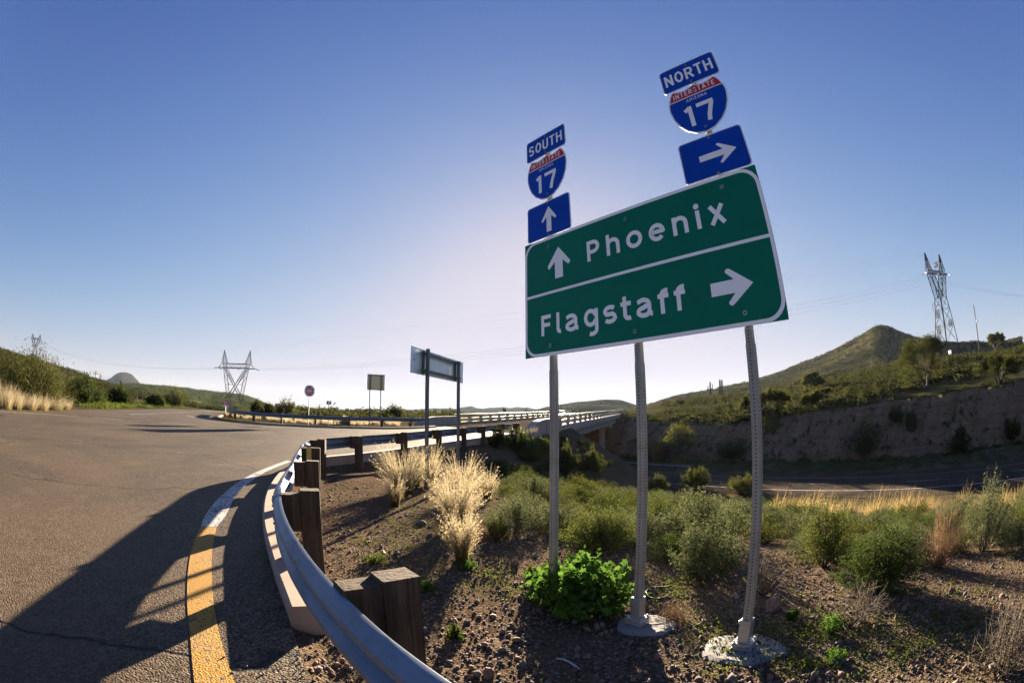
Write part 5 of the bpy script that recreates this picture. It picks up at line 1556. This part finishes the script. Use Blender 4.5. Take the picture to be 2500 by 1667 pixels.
V, F = join(parts); stuff(npmesh('golden_grass', V, F, M['golden']), 'golden dry grass fringe along the freeway bank', 'grass')
# grass verge beyond the freeway
parts = []
for k in range(1500):
    t_ = rng.uniform(-90, 70); q_ = rng.uniform(53, 59.5); p = fn * q_ + fdir * t_; z = hz(p.x, p.y)
    V, F = blades(rng, 14, .5, rng.uniform(.3, .8), .5, .02, 0); parts.append((V + np.array([p.x, p.y, z]), F))
V, F = join(parts); stuff(npmesh('verge_grass', V, F, M['weed']), 'shaded grass verge between the freeway and the rock cut', 'grass')

# ground weeds and fine dry litter on the gravel
parts = []; wp = []
for cx, cy, n, sx, sy in ((950, 1330, 60, 120, 60), (1050, 1260, 60, 110, 40), (1000, 1420, 40, 100, 40), (1250, 1230, 60, 120, 35), (1230, 1400, 40, 60, 50), (1640, 1450, 50, 90, 50), (1800, 1560, 60, 120, 60), (2000, 1530, 60, 140, 60), (2200, 1560, 80, 200, 70), (2350, 1500, 60, 120, 60), (1950, 1630, 40, 120, 40), (1150, 1180, 60, 120, 30)):
    for _ in range(n):
        px, py = cx + rng.normal() * sx * .6, cy + rng.normal() * sy * .6
        if py > 1700 or py < 1100: continue
        p = hit(px, py)
        if poly_sd(PLAT, np.array([p.x]), np.array([p.y]))[0] < .1: continue
        m = rng.integers(8, 26); P = rng.normal(size=(m, 3)) * np.array([.05, .05, .012]) + np.array([p.x, p.y, p.z + .022]); parts.append(leaves(rng, P, .020))
V, F = join(parts); stuff(npmesh('ground_weeds', V, F, M['weed']), 'tiny green weeds scattered over the gravel', 'weeds')

# ------------------------------------------------------------------ stones
ICO = []
g_ = (1 + 5 ** .5) / 2
for a in (-1, 1):
    for b in (-g_, g_): ICO += [(a, b, 0), (0, a, b), (b, 0, a)]
ICO = np.array(ICO) / math.sqrt(1 + g_ * g_)
_bm = bmesh.new()
for p in ICO: _bm.verts.new(p)
_h = bmesh.ops.convex_hull(_bm, input=_bm.verts); _bm.verts.index_update(); ICOF = np.array([[v.index for v in f.verts] for f in _bm.faces]); ICO = np.array([tuple(v.co) for v in _bm.verts]); _bm.free()
n = 60000
az_ = np.radians(rng.uniform(-70, 84, n)); r_ = .7 + 11 * rng.uniform(0, 1, n) ** 1.5
X, Y = r_ * np.sin(az_), r_ * np.cos(az_); sd = poly_sd(PLAT, X, Y)
keep = (sd > -.06) | ((sd > -.55) & (rng.uniform(size=n) < .35) & (r_ < 4) & (Y < 2.9))
X, Y, r_, sd = X[keep], Y[keep], r_[keep], sd[keep]; n = len(X)
Z = np.where(sd < 0, zroad(X, Y) + .004, H(X, Y))
s = rng.lognormal(math.log(.0085), .55, n).clip(.003, .05) * np.where(sd < 0, .55, 1.0)
V = np.einsum('nij,kj->nki', rot_rand(rng, n), ICO * np.array([1, .8, .62])) * (s[:, None] * (1 + .22 * rng.normal(size=(n, 12))).clip(.6, 1.5))[..., None] + np.stack([X, Y, Z + s * .25], -1)[:, None]
F = (ICOF[None] + (np.arange(n) * 12)[:, None, None]).reshape(-1, 3)
pc = np.repeat(rng.integers(0, 3, n), len(ICOF))
stuff(npmesh('gravel', V.reshape(-1, 3), F, [M['pebble'], M['rockmat'], M['rockgrey']], midx=pc), 'loose gravel on the ground round the sign posts', 'gravel')
def rock(px, py, w, h, mat, lab, seed):
    p = ground_at(px, py, 0); d = p.length; rng = np.random.default_rng(seed)
    a, b = wide(w, d) / 2, wide(h, d) * .62
    bm = bmesh.new(); bmesh.ops.create_icosphere(bm, subdivisions=3, radius=1)
    ds = rng.normal(size=(9, 3)); ds /= np.linalg.norm(ds, axis=1, keepdims=True); cut = rng.uniform(.62, .9, 9)
    for v in bm.verts:
        c = np.array(v.co)
        for dd, k in zip(ds, cut):
            e = c @ dd
            if e > k: c = c - dd * (e - k)
        c = c * (1 + .05 * rng.normal()); v.co = (c[0] * a, c[1] * a * .8, c[2] * b)
    me = bpy.data.meshes.new('rock'); bm.to_mesh(me); bm.free(); me.materials.append(M[mat])
    o = bpy.data.objects.new('rock', me); COL.objects.link(o); o.location = (p.x, p.y, p.z + b * .45); o.rotation_euler = (rng.uniform(-.3, .3), rng.uniform(-.3, .3), rng.uniform(0, 6)); return tag(o, lab, 'rock')
for i, a in enumerate([(1885, 1492, 50, 46, 'rockmat', 'large pinkish rock beside the right sign post'), (1192, 1658, 46, 34, 'rockmat', 'reddish rock at the bottom edge below the shaded gravel'), (2045, 1618, 40, 22, 'rockgrey', 'flat grey stone below the bright green weeds'),
    (2085, 1540, 24, 18, 'rockmat', 'small tan stone right of the feathery green weed'), (1256, 1385, 24, 24, 'rockmat', 'dark red stone left of the leafy plant'), (1276, 1632, 28, 22, 'rockgrey', 'grey brown stone in the shade left of the white strip'),
    (1435, 1608, 22, 16, 'rockmat', 'brown stone in the shade right of the white strip'), (1725, 1415, 34, 12, 'rockgrey', 'flat pale slab in the shade under the big grey green shrub'), (1982, 1662, 16, 30, 'rockgrey', 'pale pointed stone at the bottom edge right of the right post'),
    (1028, 1280, 30, 14, 'rockgrey', 'dark stone on the gravel between the straw clumps and the guardrail'), (128, 1000, 18, 16, 'rockmat', 'small rock at the left roadside before the golden grass'), (1165, 1655, 30, 24, 'rockgrey', 'dull stone touching the reddish bottom edge rock')]):
    rock(*a, 400 + i)
# litter
p0 = [ground_at(*q, -.008) for q in ((1358, 1611), (1375, 1616), (1392, 1622), (1404, 1630), (1412, 1637))]
t = thing('plastic_strip', 'thin white plastic strip lying on the shaded gravel', 'litter', p0[0]); mb = MB(); fr = frames_along([p - p0[0] for p in p0]); mb.sweep([(p, s_, u) for p, s_, u in fr], [(-.010, 0), (.010, 0), (.010, .003), (-.010, .003)]); mb.build('strip', M['white_plastic'], t)
p0 = [ground_at(*q, -.012) for q in ((1640, 1432), (1612, 1432), (1588, 1436), (1577, 1446), (1584, 1456), (1604, 1460), (1630, 1456))]
t = thing('cable_loop', 'black cable loop lying on the ground right of the middle post', 'litter', p0[0]); mb = MB(); mb.tube([Vector(q) - p0[0] for q in smooth_line(p0, 5)], .011, 6); mb.build('cable', M['rubber'], t, True)

# ------------------------------------------------------------------ hillside brush (nobody could count it)
def brush(name, lab, cand, seed, mat='hillbrush', dense=1.0):
    rng = np.random.default_rng(seed); X, Y, Rb, Hb, m = cand; Z = H(X, Y)
    r = np.hypot(X, Y); Pn = []; Sz = []
    rep = m; tot = rep.sum(); idx = np.repeat(np.arange(len(X)), rep)
    u = rng.normal(size=(tot, 3)); u /= np.linalg.norm(u, axis=1, keepdims=True); u[:, 2] = np.abs(u[:, 2]); rad = rng.uniform(.35, 1.05, tot)[:, None] ** .6
    lump = 1 + .25 * np.sin(u[:, :1] * 5 + idx[:, None]) * np.cos(u[:, 1:2] * 5 + idx[:, None] * 1.7)
    P = u * rad * lump * np.stack([Rb[idx], Rb[idx], Hb[idx]], -1) + np.stack([X[idx], Y[idx], Z[idx] - .05], -1)
    size = np.sqrt(Rb[idx] * Hb[idx] / rep[idx]) * 2.3
    V, F = leaves(rng, P, size); return stuff(npmesh(name, V, F, M[mat]), lab, 'brush')
def scatter(rng, n, a0, a1, r0, r1, pw=1.0, size=(.5, 1.3)):
    az = rng.uniform(a0, a1, n); r = np.sqrt(rng.uniform(r0 ** 2, r1 ** 2, n)) if pw == 1 else r0 + (r1 - r0) * rng.uniform(0, 1, n) ** pw
    X, Y = r * np.sin(np.radians(az)), r * np.cos(np.radians(az)); q = X * NX + Y * NY
    patch = np.sin(X * .05 + 1.3) * np.sin(Y * .06) + np.sin(X * .13 + Y * .11)
    return X, Y, r, q, az, patch
rng = np.random.default_rng(21)
X, Y, r, q, az, pa = scatter(rng, 9000, 9, 80, 66, 190, 1.25)
k = (q > 65) & (pa > -.45 + .4 * rng.normal(size=len(X))) & ~((np.abs(X - 24.3 - (Y - 97) * .34) < 9) & (Y > 90))
X, Y, r = X[k], Y[k], r[k]; Rb = rng.uniform(.45, 1.35, len(X)); Hb = Rb * rng.uniform(.7, 1.15, len(X))
brush('hill_brush', 'olive desert scrub covering the near slope of the right hill', (X, Y, Rb, Hb, np.where(r < 110, 60, 36)), 22)
X, Y, r, q, az, pa = scatter(rng, 19000, 4, 80, 180, 470)
k = pa > -.85 + .4 * rng.normal(size=len(X)); X, Y, r = X[k], Y[k], r[k]; Rb = rng.uniform(.5, 1.35, len(X)); Hb = Rb * rng.uniform(.7, 1.2, len(X))
brush('hill_brush', 'desert scrub on the upper right hill and its peak', (X, Y, Rb, Hb, np.full(len(X), 18)), 23)
X, Y, r, q, az, pa = scatter(rng, 9000, -82, -29, 50, 230, .8)
k = (az < -36 + .0 * r) & ((r > 62) | (az < -52)) & (pa > -1.2 + .5 * rng.normal(size=len(X))) & ~((az > -52) & (r < 95)); X, Y, r = X[k], Y[k], r[k]; Rb = rng.uniform(.45, 1.2, len(X)); Hb = Rb * rng.uniform(.7, 1.15, len(X))
brush('hill_brush', 'olive desert scrub on the near left hillside', (X, Y, Rb, Hb, np.where(r < 120, 54, 30)), 24)
X, Y, r, q, az, pa = scatter(rng, 12000, -80, -26, 230, 760)
Rb = rng.uniform(.9, 2.2, len(X)); Hb = Rb * rng.uniform(.7, 1.1, len(X))
brush('hill_brush', 'dark scrub on the distant left mesa', (X, Y, Rb, Hb, np.full(len(X), 14)), 25, 'darkgreen')
X, Y, r, q, az, pa = scatter(rng, 7000, -32, 16, 60, 640, .8)
k = ~((np.abs((X - 4) - (Y - 37) * .342) < 13) & (Y < 190)) & ~((q > 24) & (q < 66) & (az > -6)) & ~((az > -30) & (r < 52))
X, Y, r = X[k], Y[k], r[k]; Rb = rng.uniform(.6, 1.5, len(X)); Hb = Rb * rng.uniform(.7, 1.3, len(X))
brush('plain_brush', 'desert scrub on the flat ground beyond the bridge', (X, Y, Rb, Hb, np.where(r < 150, 40, 18)), 26)
rng = np.random.default_rng(31); n = 700
t_ = rng.uniform(-60, 60, n); q_ = np.where(rng.uniform(size=n) < .55, rng.uniform(57.5, 60.5, n), rng.uniform(60, 67.5, n)); X = NX * q_ - NY * t_; Y = NY * q_ + NX * t_
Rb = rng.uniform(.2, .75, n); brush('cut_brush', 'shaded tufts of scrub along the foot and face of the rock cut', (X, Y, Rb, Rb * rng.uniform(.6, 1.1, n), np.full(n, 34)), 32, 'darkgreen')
# dark bushes growing on the face and foot of the rock cut, each its own shrub
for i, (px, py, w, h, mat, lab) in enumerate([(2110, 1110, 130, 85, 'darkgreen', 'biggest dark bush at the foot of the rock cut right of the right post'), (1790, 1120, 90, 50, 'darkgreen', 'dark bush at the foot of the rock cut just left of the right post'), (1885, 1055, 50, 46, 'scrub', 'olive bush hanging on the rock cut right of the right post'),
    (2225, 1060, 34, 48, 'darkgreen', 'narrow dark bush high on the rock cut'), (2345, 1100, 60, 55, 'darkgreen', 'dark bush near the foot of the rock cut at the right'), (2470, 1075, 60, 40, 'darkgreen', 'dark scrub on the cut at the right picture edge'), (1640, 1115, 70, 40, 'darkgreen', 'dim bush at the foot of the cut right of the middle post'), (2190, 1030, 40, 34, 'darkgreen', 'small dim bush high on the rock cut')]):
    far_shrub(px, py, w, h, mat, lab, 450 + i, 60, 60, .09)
# trees
def tree(px, py, w, h, lab, seed, mat='wispy', r=None, fill=1.0, trunk=.16):
    az_ = azel(px, py)[0]
    if r is None: p = ground_at(px, py, .1)
    else: p = pol(az_, r); p.z = float(H(np.array([p.x]), np.array([p.y]))[0]) - .1
    d = p.length; Rx, Hh = wide(w, d) / 2, wide(h, d); rng = np.random.default_rng(seed)
    t = thing('tree', lab, 'tree', p); parts = []; tips = []
    def grow(a, dirn, L, rad, lv):
        e = a + dirn * L; mid = (a + e) / 2 + rng.normal(size=3) * .06 * L
        parts.append(tube_np(np.array([a, mid, e]), rad, rad * .6, 5))
        if lv == 0: tips.append((mid, e)); return
        for _ in range(rng.integers(3, 5)):
            n_ = dirn + rng.normal(size=3) * .55 + np.array([0, 0, .12]); n_ /= np.linalg.norm(n_); grow(e, n_, L * rng.uniform(.62, .82), rad * .58, lv - 1)
    for k in range(4):
        a = k * 1.6 + rng.uniform(-.4, .4); dd = np.array([math.cos(a) * .75, math.sin(a) * .75, 1.0]); dd /= np.linalg.norm(dd); grow(np.zeros(3), dd, Hh * .34, trunk, 3)
    T = np.array([x for pr in tips for x in pr]); sc = np.array([Rx / max(.1, np.percentile(np.abs(T[:, 0]), 92)), Rx / max(.1, np.percentile(np.abs(T[:, 1]), 92)), Hh / max(.1, np.percentile(T[:, 2], 97))])
    V, F = join(parts); npmesh('trunk', V * sc, F, M['bark'], t)
    P = np.repeat(T * sc, int(22 * fill), axis=0); P = P + rng.normal(size=P.shape) * np.array([.11, .11, .07]) * Rx
    P[:, 2] = np.maximum(P[:, 2], .12 * Hh); V, F = leaves(rng, P, .0026 * d); npmesh('crown', V, F, M[mat], t); return t
tree(1636, 1028, 118, 84, 'spreading mesquite tree on the bench right of the bridge end', 500, r=72)
tree(2262, 985, 120, 112, 'big rounded green tree on the rim of the rock cut below the antenna tower', 501, r=70, fill=1.5)
tree(1885, 1008, 70, 60, 'yellow green tree on the rim right of the right sign post', 502, r=74, fill=1.3)
tree(1830, 995, 50, 45, 'smaller bushy tree left of the right sign post on the bench', 503, r=80, fill=1.3)
tree(2440, 960, 90, 60, 'bushy tree at the right edge of the cut rim', 504, r=66, fill=1.5)
tree(2000, 990, 60, 44, 'low tree on the cut rim between the right post and the rounded tree', 505, r=70, fill=1.4)
tree(1985, 1600 - 640, 50, 40, 'small tree on the mid slope left of the rounded tree', 506, r=105, fill=1.2)
tree(2430, 850, 44, 36, 'round tree on the right hill right of the bare utility pole', 507, r=150, fill=1.2)
# saguaros on the skylines
def saguaro(seed, arms):
    rng = np.random.default_rng(seed); t = thing('saguaro', 'slim saguaro cactus', 'cactus', (0, 0, 0), 0, 'saguaro cacti on the ridges')
    mb = MB(); mb.tube([(0, 0, -.5), (0, 0, .6), (0, 0, 3.6), (0, 0, 4.3), (0, 0, 4.5)], [.2, .24, .24, .17, .04], 10); mb.build('trunk', M['saguaro'], t, True)
    for a in range(arms):
        s = 1 if a % 2 else -1; z = 1.6 + .5 * a; mb = MB(); mb.tube([(s * .15, 0, z), (s * .6, 0, z + .1), (s * .72, 0, z + .45), (s * .72, 0, z + 1.5), (s * .72, 0, z + 1.65)], [.13, .15, .16, .14, .03], 8); mb.build('arm', M['saguaro'], t, True)
    return t
sp_ = [saguaro(1, 2), saguaro(2, 0), saguaro(3, 1)]
SAG = [(1734, 948, 17, 150), (1758, 946, 21, 150), (1763, 946, 20, 152), (1925, 905, 9, 420), (1944, 899, 10, 420), (1953, 896, 9, 420), (1964, 889, 11, 420), (1972, 886, 10, 420), (1996, 878, 9, 425), (2005, 875, 11, 425), (2010, 872, 9, 425), (2024, 866, 8, 425), (2138, 797, 8, 428), (2128, 900, 22, 150), (2020, 925, 14, 200),
       (245, 918, 8, 205), (193, 913, 8, 206), (212, 916, 6, 206), (324, 990, 18, 62), (334, 990, 13, 64), (357, 991, 14, 66), (1229, 1009, 16, 160), (1233, 1009, 13, 161), (1284, 1008, 13, 170)]
for i, (px, py, h, r_) in enumerate(SAG):
    az_ = azel(px, py)[0]; p = pol(az_, r_); p.z = float(H(np.array([p.x]), np.array([p.y]))[0]); d = p.length
    base = hz(p.x, p.y); top = CAM_H + r_ * math.tan(R(azel(px, py - h)[1])); hh = max(1.2, min(top - p.z, wide(h, d) * 2.2))
    o = sp_[i] if i < 3 else dup(sp_[(i * 7) % 3], (0, 0, 0)); place(o, p, R(-az_), hh / 4.5)
    o['label'] = ('saguaro cactus among the scrub of the right hill' if px > 1500 else 'saguaro cactus on the left hillside above the roadside bushes' if px < 600 else 'saguaro cactus on the flat ground beyond the bridge railing')

# ------------------------------------------------------------------ the air: thin even haze over the whole country
mb = MB(); mb.box((0, 0, 52), (5200, 5200, 150)); hzo = mb.build('haze', M['soil']); hzo['kind'] = 'stuff'
hm = bpy.data.materials.new('haze'); hm.use_nodes = True; hn = hm.node_tree
hn.nodes.remove(hn.nodes['Principled BSDF'])
pv = hn.nodes.new('ShaderNodeVolumePrincipled'); pv.inputs['Color'].default_value = (.62, .77, 1.0, 1); pv.inputs['Density'].default_value = 3.0e-5; pv.inputs['Anisotropy'].default_value = .3
hn.links.new(pv.outputs[0], hn.nodes['Material Output'].inputs['Volume'])
hzo.data.materials.clear(); hzo.data.materials.append(hm)
